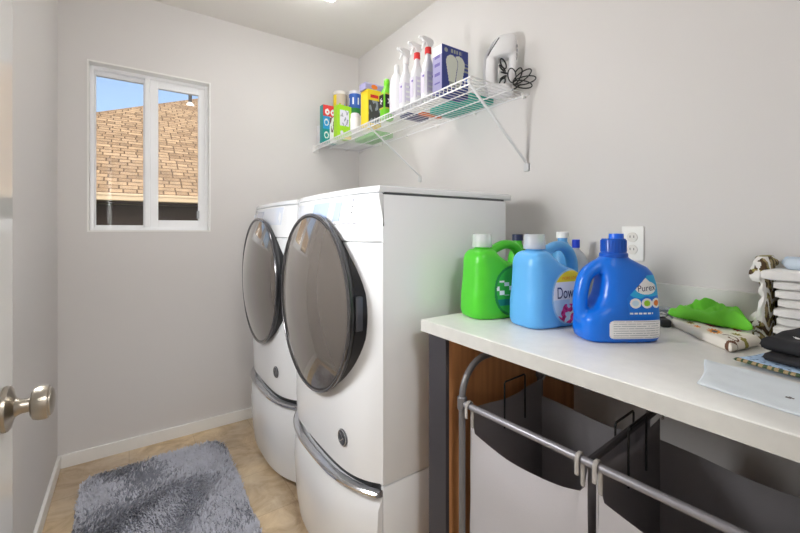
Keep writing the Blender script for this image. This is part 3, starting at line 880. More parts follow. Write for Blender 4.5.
# stack of white towels against the wall
tz = CZ + .0005
dims = [(.247, 1.255), (.252, 1.250), (.248, 1.262), (.251, 1.250), (.246, 1.262), (.250, 1.256), (.252, 1.252), (.270, 1.238)]
spots = ['lowest of the white towel stack by the wall', 'second white towel from the bottom of the stack', 'third white towel from the bottom of the stack', 'fourth white towel from the bottom of the stack', 'fifth white towel from the bottom of the stack', 'sixth white towel from the bottom of the stack', 'white towel just under the widest top towel', 'topmost and widest white towel of the stack, under the blue cloth']
for i, (yl, xf) in enumerate(dims):
    th = .0215 if i < 7 else .027
    bm = NB()
    secs = []
    n = 26
    for k in range(13):
        s = k / 12
        y = yl - s * (yl - .05)
        e = math.sqrt(max(0.0, 1 - (1 - min(1, s / .09)) ** 2)) * .25 + .75
        pr = []
        for q in range(n):
            a = 2 * PI * q / n
            c, si = math.cos(a), math.sin(a)
            hx = (1.388 - xf) / 2
            xx = (xf + 1.388) / 2 + hx * e ** .3 * math.copysign(abs(c) ** .35, c)
            zz = th / 2 * (.999) * math.copysign(abs(si) ** .42, si) * e
            if c < -.2: xx += .003 * nz(y * 25, i * 3.7, a)
            dent = -.0025 * math.exp(-(si / .25) ** 2) if c < 0 else 0
            pr.append(V((xx - dent, y, tz + th / 2 + zz)))
        secs.append(pr)
    loft(bm, secs)
    o = obj('folded_towel', bm, f_towel, smooth=True)
    tag(o, spots[i], 'towel', 'folded white towels')
    tz += th
cloth('folded_cloth', [(1.375, .262), (1.265, .238), (1.262, .06), (1.375, .06)], tz, lambda u, v: .026 + .004 * nz(u * 6, v * 5, 3), [mat('cloth_pale_blue', (198, 212, 226), .9, bump=.4, bscale=280), f_blue], lambda u, v: 1 if nz(u * 14, v * 14, 2) > .25 else 0, 40, 30, 'pale blue patterned cloth on top of the white towel stack', 'cloth', seed=11)
# patterned cloth standing against the end of the stack
bm = NB()
secs = []
for k in range(121):
    v = k / 120; z = CZ + .001 + v * .205
    x0 = 1.256 + .007 * math.sin(v * 7 + 1) + .006 * nz(v * 6, 1); y1 = .290 - .012 * v + .008 * math.sin(v * 9)
    ring = sup(x0, 1.385, .264 - .004 * v, y1 + (.012 if v > .7 else 0), z, 3.0, 120)
    for q, p in enumerate(ring):
        a = 2 * PI * q / 120
        w_ = .007 * nz(math.cos(a) * 2.6, math.sin(a) * 2.6, v * 6) + .004 * math.sin(v * 34 + 5 * nz(math.cos(a) * 1.5, v * 4, 3))
        if math.sin(a) > -.2: p += V((math.cos(a) * w_, abs(math.sin(a)) * w_, 0))
    e = 1 - max(0, (v - .93) / .07) * .4
    c_ = V((1.31, .278, z)); secs.append([c_ + (p - c_) * e for p in ring])
loft(bm, secs)
for f in bm.faces:
    c_ = f.calc_center_median()
    g_ = nz(c_.x * 80, c_.z * 70, c_.y * 50)
    edge_ = c_.x < 1.260 + .006 * nz(c_.z * 40, 3) or math.sin((c_.z - CZ) * 170 + c_.x * 60 + 7 * nz(c_.x * 24, c_.z * 22, c_.y * 20)) > .45
    f.material_index = 0 if edge_ else (1 if g_ > .16 else (2 if g_ < -.02 else 3))
o = obj('patterned_cloth', bm, [f_white, f_tan, f_dk, f_olive], smooth=True); tag(o, 'brown and white patterned cloth standing against the left end of the towel stack', 'cloth')

# ------------------------------------------------------------------ laundry sorter and bags
so = thing('laundry_sorter', 'grey metal tube laundry sorter frame under the counter', 'laundry sorter', (.96, .45, 0))
BX, KX, BZ, AZ = .762, 1.150, .714, .826
YS0, YS1 = .792, .085
for yy in (YS0, YS1):
    pts = [(BX, yy, .02), (BX, yy, AZ - .10)] + [(BX + .10 - .10 * math.cos(a), yy, AZ - .10 + .10 * math.sin(a)) for a in [PI / 2 * k / 8 for k in range(1, 9)]]
    pts += [(KX - .10 + .10 * math.sin(a), yy, AZ - .10 + .10 * math.cos(a)) for a in [PI / 2 * k / 8 for k in range(0, 9)]] + [(KX, yy, .02)]
    bm = NB(); tube(bm, pts, .0095, 12); fr = obj('side_frame', bm, tube_m, so, smooth=True)
    for xx in (BX, KX):
        bm = NB(); lathe(bm, [(0, 0), (.015, 0), (.015, .022), (.012, .03), (0, .03)], Matrix.Translation((xx, yy, 0)), 16); obj('foot', bm, black_m, fr)
for xx, nm in ((BX, 'front_bar'), (KX, 'back_bar')):
    bm = NB(); tube(bm, [(xx, YS0, BZ), (xx, YS1, BZ)], .0085, 12); fb = obj(nm, bm, mat('bar_silver', (150, 149, 156), .35, .35) if xx == BX else tube_m, so, smooth=True)
    for yy in (YS0, YS1):
        bm = NB(); lathe(bm, [(.012, -.018), (.0135, -.016), (.0135, .016), (.012, .018)], Matrix.Translation((xx, yy, BZ)), 16); obj('collar', bm, tube_m, fb)
for zz in (.09,):
    for xx in (BX, KX):
        bm = NB(); tube(bm, [(xx, YS0, zz), (xx, YS1, zz)], .0085, 10); obj('lower_bar', bm, tube_m, so, smooth=True)
bm = NB(); tube(bm, [(BX, .4395, BZ), (KX, .4395, BZ)], .008, 10); obj('middle_bar', bm, mat('bar_dark', (70, 68, 72), .45), so, smooth=True)

def make_bag(ya, yb, label):
    """ya > yb: left and right ends along the bar"""
    t = thing('laundry_bag', label, 'laundry bag', (.96, (ya + yb) / 2, .12), 0, 'bags hanging in the laundry sorter')
    x0, x1 = BX + .016, KX - .018
    w = ya - yb
    ft = lambda s: .642 - .030 * math.sin(PI * min(1, s * 1.0)) ** .8 + .06 * max(0, 1 - s / .045) + .05 * max(0, 1 - (1 - s) / .03)
    def panel(nm, pos, m, nx=24, ny=16):
        bm = NB()
        g = [[bm.verts.new(pos(i / nx, j / ny)) for j in range(ny + 1)] for i in range(nx + 1)]
        for i in range(nx):
            for j in range(ny): bm.faces.new((g[i][j], g[i + 1][j], g[i + 1][j + 1], g[i][j + 1]))
        bmesh.ops.solidify(bm, geom=bm.faces[:], thickness=.0016)
        return obj(nm, bm, m, t, smooth=True)
    zb = .15
    fp = panel('front_panel', lambda u, v: V((x0 + .004 * nz(u * 3, v * 4, ya * 9) - .012 * math.sin(PI * u) * math.sin(PI * v), ya - w * u, zb + (ft(u) - zb) * v)), bag_front, 40, 20)
    st = lambda u: .700 - .014 * math.sin(PI * u) ** 2
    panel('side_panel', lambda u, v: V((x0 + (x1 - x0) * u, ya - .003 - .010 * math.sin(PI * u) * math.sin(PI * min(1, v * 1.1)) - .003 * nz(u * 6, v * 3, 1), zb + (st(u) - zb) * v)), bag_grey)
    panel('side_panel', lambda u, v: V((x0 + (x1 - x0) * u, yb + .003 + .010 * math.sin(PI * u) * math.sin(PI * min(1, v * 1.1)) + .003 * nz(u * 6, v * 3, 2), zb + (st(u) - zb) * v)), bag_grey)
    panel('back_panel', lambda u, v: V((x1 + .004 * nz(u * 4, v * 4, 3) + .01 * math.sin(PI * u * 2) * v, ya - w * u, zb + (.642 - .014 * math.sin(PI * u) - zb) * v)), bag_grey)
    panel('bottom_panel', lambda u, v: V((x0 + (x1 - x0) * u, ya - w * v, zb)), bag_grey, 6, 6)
    # wire carrying handles at both ends
    for yy, off in ((ya, -.006), (yb, .006)):
        bm = NB()
        xa, xb = .925, 1.03
        tube(bm, [(xa, yy + off, .60), (xa, yy + off, .734), (xa + .004, yy + off, .739), (xb - .004, yy + off, .739), (xb, yy + off, .734), (xb, yy + off, .60)], .0026, 8)
        obj('wire_handle', bm, blackw, t, smooth=True)
    # tape loops over the front bar and corner ties
    for yy in (ya - .010, yb + .010):
        bm = NB()
        pts = [(BX + .0135, yy, .650), (BX + .0135, yy, BZ)] + [(BX + .0125 * math.cos(a), yy, BZ + .0125 * math.sin(a)) for a in [PI * k / 8 for k in range(1, 9)]] + [(BX - .0125, yy, BZ - .03)]
        tube(bm, pts, .0034, 8, False, 1.4, .6); obj('bar_loop', bm, bag_tape, t, smooth=True)
        bm = NB(); tube(bm, [(x1 - .006, yy, .700), (x1 + .004, yy, .706), (KX - .0095, yy, BZ + .004)], .003, 6); obj('back_tie', bm, bag_tape, t, smooth=True)
    return t
make_bag(.776, .448, 'white fronted grey laundry bag nearest the washer in the sorter')
make_bag(.431, .103, 'white fronted grey laundry bag at the right end of the sorter')

SA = math.radians(3.5); PV = V((BX, YS0, 0))
for o in [so] + [c for c in COL.objects if c.name.startswith('laundry_bag')]:
    o.location = PV + Matrix.Rotation(SA, 3, 'Z') @ (V(o.location) - PV); o.rotation_euler = (0, 0, SA)
# ------------------------------------------------------------------ wire shelf
SX0, SX1, SY0, SY1, SZ = 1.055, 1.398, 1.05, 2.562, 1.780
sh = thing('wire_shelf', 'white wire shelf with diagonal braces on the right wall', 'shelf', (1.409, 1.8, SZ))
bm = NB()
nw = 61
for k in range(nw):
    y = SY0 + .006 + (SY1 - SY0 - .012) * k / (nw - 1)
    tube(bm, [(SX1, y, SZ), (SX0 + .003, y, SZ), (SX0, y, SZ - .003), (SX0, y, SZ - .03)], .0016, 6)
obj('deck_wires', bm, wire_m, sh, smooth=True)
for x, z in ((SX0, SZ - .0045), (SX0, SZ - .031), (1.17, SZ - .0045), (1.29, SZ - .0045), (SX1, SZ - .0045)):
    bm = NB(); tube(bm, [(x, SY0, z), (x, SY1, z)], .0032, 8); obj('rail', bm, wire_m, sh, smooth=True)
brace_m = mat('brace_white', (212, 213, 214), .35)
for y, zw in ((1.815, 1.507), (1.062, 1.478)):
    bm = NB()
    tube(bm, [(SX0 - .002, y, SZ - .012), (SX0 + .004, y, SZ - .026), (XR - .012, y, zw + .01), (XR - .006, y, zw - .02)], .0055, 8, False, 1.3, .7)
    br = obj('support_brace', bm, brace_m, sh, smooth=True)
    bm = NB(); box(bm, XR - .012, XR - .0005, y - .012, y + .012, zw - .03, zw + .006, .003); obj('wall_foot', bm, brace_m, br)
for k in range(6):
    y = 1.075 + k * .29
    bm = NB(); box(bm, SX1 - .004, XR - .0005, y - .006, y + .006, SZ - .014, SZ + .001, .002); obj('wall_clip', bm, trim_m, sh)
bm = NB(); box(bm, SX0 - .014, SX0 + .03, SY1 - .006, YB - .0005, SZ - .048, SZ + .001, .003); box(bm, SX0 - .008, SX0 + .008, SY1 - .02, SY1 - .004, SZ - .04, SZ - .001, .002); obj('end_bracket', bm, trim_m, sh)

DZ = SZ + .0018
def printed(parent, nm, plane, a0, a1, z0, z1, fixed, mats, mfn, nx=24, ny=30, bend=None):
    """thin printed face: plane 'y' faces -Y (a runs along X), plane 'x' faces -X (a runs along Y)"""
    def pos(u, v):
        if plane == 'y': return V((a0 + (a1 - a0) * u, fixed - .0005, z0 + (z1 - z0) * v))
        return V((fixed - .0005, a1 + (a0 - a1) * u, z0 + (z1 - z0) * v))
    return grid_patch(nm, nx, ny, pos, mats, mfn, parent, smooth=False)

def carton(name, label, cat, x0, x1, y0, y1, h, m, prints=(), z=DZ):
    t = thing(name, label, cat, ((x0 + x1) / 2, (y0 + y1) / 2, z))
    bm = NB(); box(bm, x0, x1, y0, y1, z, z + h, .0015); obj('carton', bm, m, t)
    for (nm, pl, mats, fn, *res) in prints:
        if pl == 'y': printed(t, nm, 'y', x0 + .001, x1 - .001, z + .001, z + h - .001, y0, mats, fn, *(res or (36, 44)))
        else: printed(t, nm, 'x', y0 + .001, y1 - .001, z + .001, z + h - .001, x0, mats, fn, *(res or (24, 30)))
    return t

navy_c = mat('carton_navy', (50, 64, 140), .45); lav_c = mat('carton_lavender', (164, 160, 200), .45)
yel_c = mat('carton_yellow', (246, 214, 30), .45); lime_c = mat('carton_lime', (166, 222, 36), .45); red_c = mat('carton_red', (226, 58, 56), .45)
teal_c = mat('carton_teal', (20, 150, 150), .45); sky_c = mat('carton_sky', (42, 160, 222), .45); dkg_c = mat('carton_charcoal', (74, 74, 76), .45)
bulb_w = mat('bulb_print', (222, 226, 214), .5); bulb_s = mat('bulb_print_grey', (160, 166, 158), .5); lblue_c = mat('ink_bright_blue', (40, 110, 220), .5)

# dark blue box with two white bulb shapes
def bulbs(u, v):
    for cx_, top in ((.64, .68), (.36, .66)):
        d = math.hypot((u - cx_) * .74, (v - top))
        hw = .165 * (1 - .48 * min(1, max(0, (top - v) / .40)))
        inb = d < .165 or (.14 < v < top and abs(u - cx_) * .74 < (hw if v > .26 else .075))
        rim = d < .19 or (.12 < v < top and abs(u - cx_) * .74 < hw + .03)
        if inb: hit = 1 if v > .26 else 2
        elif rim and cx_ < .5: hit = 0
        else: continue
        best = hit
        if cx_ > .5:
            d2 = math.hypot((u - .36) * .74, (v - .66)); h2 = .165 * (1 - .48 * min(1, max(0, (.66 - v) / .40)))
            if d2 < .178 or (.12 < v < .66 and abs(u - .36) * .74 < h2 + .014): continue
        return best
    if v > .88 and .30 < u < .75 and (int(u * 30) % 3) and v < .95: return 2
    if math.hypot((u - .14) * .7, v - .90) < .045: return 2
    if u > .82 and (.54 < v < .58 or .63 < v < .66 or .71 < v < .73): return 2
    if u > .80 and .34 < v < .42: return 3
    return 0
def bulbside(u, v):
    if v > .80: return 1
    return 2 if (int(v * 16) % 3 == 0 and .2 < u < .8) else 0
carton('bulb_box', 'dark blue box with two white bulb shapes at the near end of the shelf', 'box', 1.086, 1.240, 1.250, 1.312, .207, navy_c,
       [('printed_face', 'y', [navy_c, bulb_w, bulb_s, lblue_c], bulbs, 64, 80), ('printed_side', 'x', [lav_c, m_white, mat('ink_violet', (110, 100, 170), .5)], bulbside, 24, 30)])

# spray bottles
def spray(label, x, y, h, collar_m, body_w=.030, rot=0.0):
    t = thing('spray_bottle', label, 'spray bottle', (x, y, DZ), rot, 'white spray bottles on the wire shelf')
    w = body_w
    bm = NB()
    S = [(0, 1.0, .9), (.004, 1.06, 1), (.10, 1.06, 1), (.13, 1.0, .95), (.155, .84, .86), (.172, .60, .66), (.188, .42, .44), (h - .068, .36, .38)]
    loft(bm, [sup(-w * a, w * a, -w * b * .72, w * b * .72, z, 3.2, 36) for z, a, b in S]); obj('bottle_body', bm, white_b, t, world=False, smooth=.7)
    bm = NB(); lathe(bm, [(0, h - .074), (.0145, h - .074), (.0155, h - .07), (.0145, h - .046), (0, h - .046)], None, 24); obj('collar', bm, collar_m, t, world=False, smooth=.5)
    bm = NB()
    prof = [(-.046, h - .014), (-.046, h - .004), (-.020, h), (.020, h - .004), (.028, h - .016), (.022, h - .03), (.012, h - .046), (-.010, h - .046), (-.014, h - .026), (-.03, h - .018)]
    prism(bm, [(a, -.0095, b) for a, b in prof], (0, .019, 0)); bmesh.ops.bevel(bm, geom=bm.edges[:], offset=.0025, segments=2, affect='EDGES'); hd = obj('spray_head', bm, m_white, t, world=False, smooth=.5)
    bm = NB(); tube(bm, smooth_path([(-.022, 0, h - .02), (-.028, 0, h - .036), (-.036, 0, h - .058)], 4), .0045, 8, False, 1.3, .7); obj('trigger', bm, m_white, hd, world=False, smooth=True)
    bm = NB(); lathe(bm, [(0, 0), (.006, 0), (.006, .006), (0, .006)], Matrix.Translation((-.046, 0, h - .009)) @ Matrix.Rotation(-PI / 2, 4, 'Y'), 12); obj('nozzle', bm, collar_m if collar_m is not red_c else m_white, hd, world=False)
    # label on the side facing the room
    mats = [mat('label_lilac', (226, 220, 238), .5), mat('ink_purple', (128, 108, 186), .5), m_white]
    bm = NB()
    grid = grid_patch('label', 12, 20, lambda u, v: V((-w * .82 + 2 * w * .82 * u, -w * .725 - .0006, .025 + .095 * v)), mats, lambda u, v: 1 if (abs(v - .8) < .05 and .55 < u < .8) else (2 if (int(v * 12) % 3 == 0 and .2 < u < .8) else 0), t, world=False)
    grid = grid_patch('label', 10, 20, lambda u, v: V((-w * 1.068 - .0006, w * .42 - 2 * w * .42 * u, .025 + .095 * v)), mats, lambda u, v: 1 if (abs(v - .8) < .04 and u > .5) else 0, t, world=False)
    return t
white_b = mat('bottle_white', (242, 242, 246), .35)
spray('white spray bottle with plain white head, left of the three sprayers', 1.100, 1.532, .292, m_white)
spray('white spray bottle with red collar, middle of the three sprayers', 1.100, 1.443, .284, red_c)
spray('white spray bottle with red collar, directly behind the bulb box', 1.104, 1.366, .281, red_c)
t = thing('bottle', 'plain white bottle with narrow neck, left of the spray bottles', 'bottle', (1.10, 1.612, DZ))
bm = NB(); lathe(bm, [(0, 0), (.033, 0), (.036, .004), (.036, .12), (.032, .155), (.022, .185), (.013, .2), (.012, .215), (0, .215)], None, 32); obj('bottle_body', bm, white_b, t, world=False, smooth=.7)
bm = NB(); lathe(bm, [(0, .213), (.0135, .213), (.0125, .238), (.008, .243), (0, .243)], None, 24); obj('cap', bm, m_white, t, world=False, smooth=.5)

# lime bottle with black flower label
t = thing('bottle', 'lime green bottle with black flower label, right of the yellow box', 'bottle', (1.125, 1.742, DZ))
lime_b = mat('bottle_lime', (122, 216, 40), .35)
bm = NB(); loft(bm, [sup(-a, a, -a * .8, a * .8, z, 3, 36) for z, a in ((0, .032), (.004, .035), (.12, .035), (.145, .031), (.165, .02), (.175, .015), (.19, .014))]); obj('bottle_body', bm, lime_b, t, world=False, smooth=.7)
bm = NB(); lathe(bm, [(0, .186), (.016, .186), (.016, .205), (.012, .216), (0, .217)], None, 20); obj('cap', bm, lime_b, t, world=False, smooth=.5)
def flo(u, v):
    d = math.hypot(u - .5, (v - .5) * 1.6); a = math.atan2(v - .5, u - .5)
    return 1 if d < .22 + .12 * math.cos(a * 5) else (2 if v < .12 or v > .9 else 0)
grid_patch('label', 16, 20, lambda u, v: V((-.028 + .056 * u, -.0288, .05 + .085 * v)), [m_black, m_white, mat('ink_yellow_green', (200, 200, 60), .5)], flo, t, world=False)
grid_patch('label', 16, 20, lambda u, v: V((-.0356, .02 - .04 * u, .05 + .085 * v)), [m_black, m_white, mat('ink_yellow_green', (200, 200, 60), .5)], flo, t, world=False)

# yellow box
def yel(u, v):
    if .08 < u < .92 and .70 < v < .95: return 2 if (.2 < u < .8 and .77 < v < .87) else 0
    if .05 < u < .95 and .06 < v < .70: return 3 if nz(u * 5, v * 5, 2) > .15 else 1
    return 0
carton('yellow_box', 'yellow box with dark window and red lettering patch on the shelf', 'box', 1.090, 1.178, 1.885, 1.962, .205, yel_c, [('printed_face', 'y', [yel_c, dkg_c, red_i, grey_i], yel)])
def lav(u, v): return 1 if (((u - .45) / .16) ** 2 + ((v - .5) / .36) ** 2 < 1) else (2 if v > .8 else 0)
carton('dryer_sheet_box', 'flat lavender box with orange logo lying on the yellow box', 'box', 1.080, 1.212, 1.895, 1.962, .038, lav_c, [('printed_face', 'y', [lav_c, orange_i, mat('ink_lilac', (190, 186, 220), .5)], lav)], z=DZ + .2055)
# white jar
t = thing('jar', 'small white jar in front of the lime green box', 'jar', (1.102, 2.055, DZ))
bm = NB(); lathe(bm, [(0, 0), (.026, 0), (.029, .004), (.029, .075), (.025, .082), (0, .082)], None, 28); obj('jar_body', bm, white_b, t, world=False, smooth=.5)
bm = NB(); lathe(bm, [(0, .08), (.027, .08), (.0265, .1), (.023, .106), (0, .107)], None, 28); obj('lid', bm, mat('lid_pale', (228, 226, 236), .4), t, world=False, smooth=.5)
# lime box
def lim(u, v):
    if .16 < u < .84 and .38 < v < .86: return 1 if nz(u * 8, v * 8) < .22 else 2
    if math.hypot((u - .3) * .5, v - .18) < .06: return 1
    return 3 if v < .1 and u > .5 else 0
carton('lime_box', 'lime green box with a white panel, right of the red-topped box', 'box', 1.086, 1.186, 2.262, 2.318, .215, lime_c, [('printed_face', 'y', [lime_c, mat('panel_lilac', (226, 224, 240), .5), grey_i, yel_c], lim)])
# red topped box
def rdt(u, v):
    if v > .70: return 1 if any(.35 < math.hypot((u - c) * 6, (v - .82) * 12) < 1.0 for c in (.3, .7)) else 0
    if u < .48:
        b = 2 if v > .36 else 3
        q = math.hypot((u - .24) * 5, (v % .34 - .2) * 9)
        return 1 if .55 < q < .85 else b
    return 4 if nz(u * 7, v * 7, 5) > .0 and v > .3 else 1
carton('pod_box', 'red-topped box with blue and teal icons near the back wall on the shelf', 'box', 1.060, 1.164, 2.430, 2.482, .255, teal_c, [('printed_face', 'y', [red_c, m_white, sky_c, teal_c, mat('ink_mauve', (120, 84, 84), .5)], rdt)])
# carton carrying the two tubs
carton('white_carton', 'plain white carton under the two round tubs at the shelf corner', 'box', 1.172, 1.388, 2.350, 2.545, .20, mat('carton_white', (232, 230, 228), .6))
def tub(label, x, y, r, h, lid_m, body_mats, fn):
    t = thing('tub', label, 'tub', (x, y, DZ + .2005))
    bm = NB(); lathe(bm, [(0, 0), (r * .95, 0), (r * .97, .003), (r * .97, h - .02), (0, h - .02)], None, 36); obj('tub_body', bm, body_mats[0], t, world=False, smooth=.5)
    bm = NB(); lathe(bm, [(0, h - .022), (r, h - .022), (r * 1.01, h - .018), (r, h - .002), (r * .96, h), (0, h)], None, 36); obj('lid', bm, lid_m, t, world=False, smooth=.5)
    grid_patch('label', 48, 24, lambda u, v: V((r * .975 * math.cos(2 * PI * u), r * .975 * math.sin(2 * PI * u), .004 + (h - .03) * v)), body_mats, fn, t, world=False)
tub('round tub with yellow and photo label and white lid, behind the lime box', 1.212, 2.478, .050, .175, mat('lid_cream', (236, 230, 226), .4), [mat('tub_tan', (206, 190, 170), .5), yel_c, lime_i, orange_i, sky_c], lambda u, v: 1 if .42 < u < .58 else (2 + int(abs(nz(u * 14, v * 5)) * 8) % 3 if .2 < v < .6 and nz(u * 20, v * 8) > 0 else 0))
tub('blue tub with green and white label and white lid, left of the yellow box', 1.285, 2.400, .042, .172, mat('lid_pale', (228, 226, 236), .4), [mat('tub_blue', (46, 96, 190), .5), m_white, green_d, lblue_c], lambda u, v: 2 if v < .35 else (1 if (int(u * 20) % 3 == 0 and .5 < v < .85) else 0))
# clear plastic bag at the far end
bm = NB()
loft(bm, [sup(1.062 + .01 * nz(z * 30, 1), 1.125 + .012 * nz(z * 30, 2), 2.495 + .008 * nz(z * 30, 3), 2.555, DZ + z, 2.4, 30) for z in (0, .01, .03, .05, .07, .09, .11, .13)])
bmesh.ops.subdivide_edges(bm, edges=bm.edges[:], cuts=1)
for v in bm.verts: v.co += V((nz(v.co.y * 60, v.co.z * 60), nz(v.co.x * 60, v.co.z * 60) * .6, 0)) * .006
o = obj('plastic_bag', bm, mat('bag_cloudy', (232, 230, 232), .35, trans=.12, ior=1.15), smooth=1.5); tag(o, 'cloudy plastic bag at the far end of the shelf by the back wall', 'plastic bag')
# flat things lying on the deck, seen through the wires
def slab(name, label, cat, x0, x1, y0, y1, h, m):
    bm = NB(); box(bm, x0, x1, y0, y1, DZ, DZ + h, min(h * .3, .006), 3); o = obj(name, bm, m, smooth=.6); tag(o, label, cat)
slab('flat_package', 'teal flat package lying on the shelf behind the bulb box', 'package', 1.245, 1.392, 1.235, 1.53, .028, mat('pack_teal', (58, 176, 158), .5))
slab('flat_package', 'thin orange packet on the shelf behind the spray bottles', 'packet', 1.205, 1.345, 1.545, 1.575, .012, mat('pack_orange', (238, 120, 36), .5))
slab('flat_package', 'dark blue packet on the shelf behind the plain white bottle', 'packet', 1.165, 1.30, 1.60, 1.68, .018, mat('pack_navy', (52, 58, 110), .5))
slab('flat_package', 'green flat package on the shelf behind the white jar', 'package', 1.235, 1.380, 2.06, 2.31, .03, mat('pack_green', (96, 190, 70), .5))

# ------------------------------------------------------------------ steam iron
ir = thing('steam_iron', 'white steam iron standing on its heel at the near end of the shelf', 'iron', (1.330, 1.135, DZ), math.radians(-58))
iw = mat('iron_white', (238, 238, 240), .3)
bm = NB()
# local x: sole side (-) to handle side (+); z up from heel to tip
def isec(z, x0, x1, w, p=3.0): return sup(x0, x1, -w, w, z, p, 36)
loft(bm, [isec(0, -.052, .036, .040), isec(.006, -.060, .044, .047), isec(.034, -.068, .044, .050), isec(.042, -.069, -.018, .050), isec(.10, -.071, -.021, .051), isec(.156, -.066, -.018, .048), isec(.166, -.064, .050, .046), isec(.19, -.055, .060, .041), isec(.225, -.038, .064, .032), isec(.248, -.024, .058, .024), isec(.260, -.012, .044, .014)])
tube(bm, smooth_path([(.044, 0, .20), (.046, 0, .16), (.043, 0, .10), (.036, 0, .05), (.030, 0, .02)], 6), .0165, 14, False, 1.0, 1.05)
me = remeshed(bm, .0035, 8)
link_mesh('iron_body', me, iw, ir, world=False)
bm = NB(); loft(bm, [[V((x, y, z)) for x, y, z in ((a, -w, zz), (a + .010, -w, zz), (a + .010, w, zz), (a, w, zz))] for zz, a, w in ((.006, -.063, .036), (.04, -.0715, .044), (.10, -.0745, .046), (.156, -.0695, .042), (.19, -.0585, .034), (.225, -.0415, .022), (.255, -.018, .006))])
obj('soleplate', bm, mat('sole_steel', (206, 206, 210), .4, .3), ir, world=False)
sl_ = bvh_of(me)
def on_side(x, z):
    h = sl_.ray_cast(V((x, -1, z)), V((0, 1, 0))); return h[0] + V((0, -.001, 0)) if h[0] is not None else V((x, -.03, z))
bm = NB(); tube(bm, [on_side(-.054 + .046 * k / 8, .168 + .074 * k / 8) for k in range(9)], .0022, 6); obj('water_window', bm, mat('slot_dark', (60, 60, 66), .4), ir, world=False)
for zz in (.150, .168, .186, .204):
    bm = NB(); lathe(bm, [(0, 0), (.006, 0), (.006, .004), (0, .004)], Matrix.Translation((.060 + .002 * (zz > .17), 0, zz)) @ Matrix.Rotation(PI / 2, 4, 'Y'), 14); obj('button', bm, mat('iron_grey', (168, 168, 172), .4), ir, world=False)
bm = NB()
for k in range(5):
    c = V((.002 + .004 * (k % 3), 0, .056 + k * .020))
    tube(bm, [c + V((.012 * math.sin(a), .030 * math.cos(a) - .004, .012 * math.sin(a + k))) for a in [2 * PI * q / 22 for q in range(22)]], .0032, 6, True)
obj('wound_cord', bm, blackw, ir, world=False, smooth=True)
bm = NB()
for k, (an, la, lb) in enumerate(((1.15, .036, .016), (.62, .044, .018), (.12, .046, .016), (-.30, .040, .014), (1.7, .030, .016))):
    ax = V((math.cos(an), 0, math.sin(an))); bx = V((-math.sin(an), 0, math.cos(an)))
    c0 = V((.050, -.010 - .006 * k, .038)) + ax * la
    tube(bm, [c0 + ax * la * math.cos(a) + bx * lb * math.sin(a) + V((0, .004 * math.sin(a + k), 0)) for a in [2 * PI * q / 30 for q in range(30)]], .0026, 6, True)
tube(bm, smooth_path([(.03, -.01, .02), (.05, -.02, .012), (.08, -.02, .03)], 5), .003, 6)
obj('power_cord', bm, blackw, ir, world=False, smooth=True)

# ------------------------------------------------------------------ shaggy bath rug
RX0, RX1, RY0, RY1 = -.188, .425, 1.47, 2.375
rug_a = mat('rug_pile', (196, 198, 209), .95, sheen=.3, var=.10, vscale=30)
rug_b = mat('rug_pile_dark', (142, 145, 156), .95, sheen=.2, var=.12, vscale=30)
verts, faces, mi = [], [], []
def inside(x, y, r=.085):
    dx = max(RX0 + r - x, 0, x - RX1 + r); dy = max(RY0 + r - y, 0, y - RY1 + r)
    return dx * dx + dy * dy <= r * r
n = 96
ring = []
bmr = NB()
loft(bmr, [sup(RX0 + i, RX1 - i, RY0 + i, RY1 - i, z, 9, 96) for z, i in ((.0, .006), (.004, .002), (.009, .002), (.014, .012))])
for v in bmr.verts: v.index = -1
bmr.verts.index_update()
verts = [v.co.copy() for v in bmr.verts]; faces = [[v.index for v in f.verts] for f in bmr.faces]; mi = [1] * len(faces); bmr.free()
rnd = random.Random(3)
step = .0056
yy = RY0
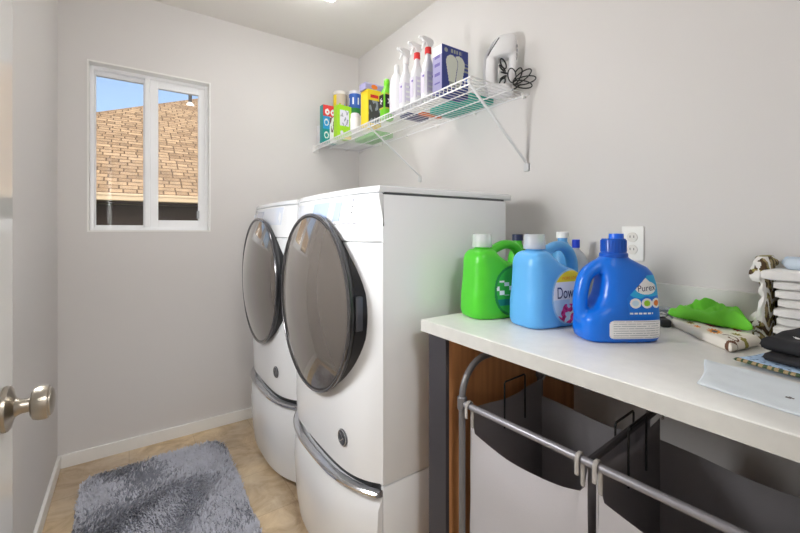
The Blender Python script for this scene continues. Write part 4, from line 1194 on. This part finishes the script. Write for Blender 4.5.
while yy < RY1:
    xx = RX0
    while xx < RX1:
        x = xx + rnd.uniform(-.004, .004); y = yy + rnd.uniform(-.004, .004)
        xx += step
        if not inside(x, y): continue
        # the pile lies in brushed swirls
        a = 1.6 * nz(x * 3.0, y * 3.0, 1.3) * PI + rnd.uniform(-1.7, 1.7)
        lean = .010 + .008 * abs(nz(x * 5, y * 5, 7)) + rnd.uniform(0, .006)
        hh = .010 + .010 * (nz(x * 16, y * 16, 4) * .5 + .5) + rnd.uniform(-.004, .007)
        d = V((math.cos(a), math.sin(a), 0)); s = V((-d.y, d.x, 0)) * (.0021 + rnd.uniform(0, .0012))
        p = V((x, y, .010))
        b0 = len(verts)
        up = V((0, 0, hh))
        verts += [p - s, p + s, p + d * lean * .45 + up * .75 + s * .9, p + d * lean * .45 + up * .75 - s * .9, p + d * lean + up, p + d * .004 + up * .4 + V((0, 0, .004))]
        faces += [[b0, b0 + 1, b0 + 2, b0 + 3], [b0 + 3, b0 + 2, b0 + 4]]
        # darker swathes: shading of the brushed nap put into colour, plus random flecks
        dk = .9 * math.exp(-(((x - .02 - (y - 2.1) * .35) / .10) ** 2 + ((y - 2.08) / .26) ** 2)) + .55 * nz(x * 5, y * 5, 2.2) + .3 * nz(x * 16, y * 16, 6)
        m_ = 1 if dk + rnd.uniform(-.5, .5) > .46 else 0
        mi += [m_, m_]
    yy += step
me = bpy.data.meshes.new('bath_rug'); me.from_pydata(verts, [], faces)
for p_, k in zip(me.polygons, mi): p_.material_index = k
o = link_mesh('bath_rug', me, [rug_a, rug_b], smooth=True); tag(o, 'shaggy grey bath rug with rounded corners on the floor', 'rug')

# ------------------------------------------------------------------ daylight
w = bpy.data.worlds.new('sky'); scene.world = w; w.use_nodes = True
nt = w.node_tree; bg = nt.nodes['Background']
sk = nt.nodes.new('ShaderNodeTexSky'); sk.sky_type = 'NISHITA'; sk.sun_disc = False; sk.sun_elevation = math.radians(48); sk.sun_rotation = math.radians(200); sk.altitude = 100; sk.air_density = .8; sk.dust_density = 5.0; sk.ozone_density = .6
nt.links.new(sk.outputs[0], bg.inputs['Color']); bg.inputs['Strength'].default_value = 0.29
sl = bpy.data.lights.new('sun', 'SUN'); sl.energy = .6; sl.angle = math.radians(.6); sl.color = (1, .95, .88)
so_ = bpy.data.objects.new('sun', sl); COL.objects.link(so_)
so_.rotation_euler = V((-.35, -.75, .8)).to_track_quat('Z', 'Y').to_euler(); so_.location = (0, -3, 6)

scene.view_settings.view_transform = 'Standard'; scene.view_settings.look = 'None'; scene.view_settings.gamma = 1; scene.view_settings.use_curve_mapping = False
scene.view_settings.exposure = 0.25
scene.cycles.max_bounces = 10; scene.cycles.diffuse_bounces = 6; scene.cycles.glossy_bounces = 5; scene.cycles.transmission_bounces = 8; scene.cycles.transparent_max_bounces = 12
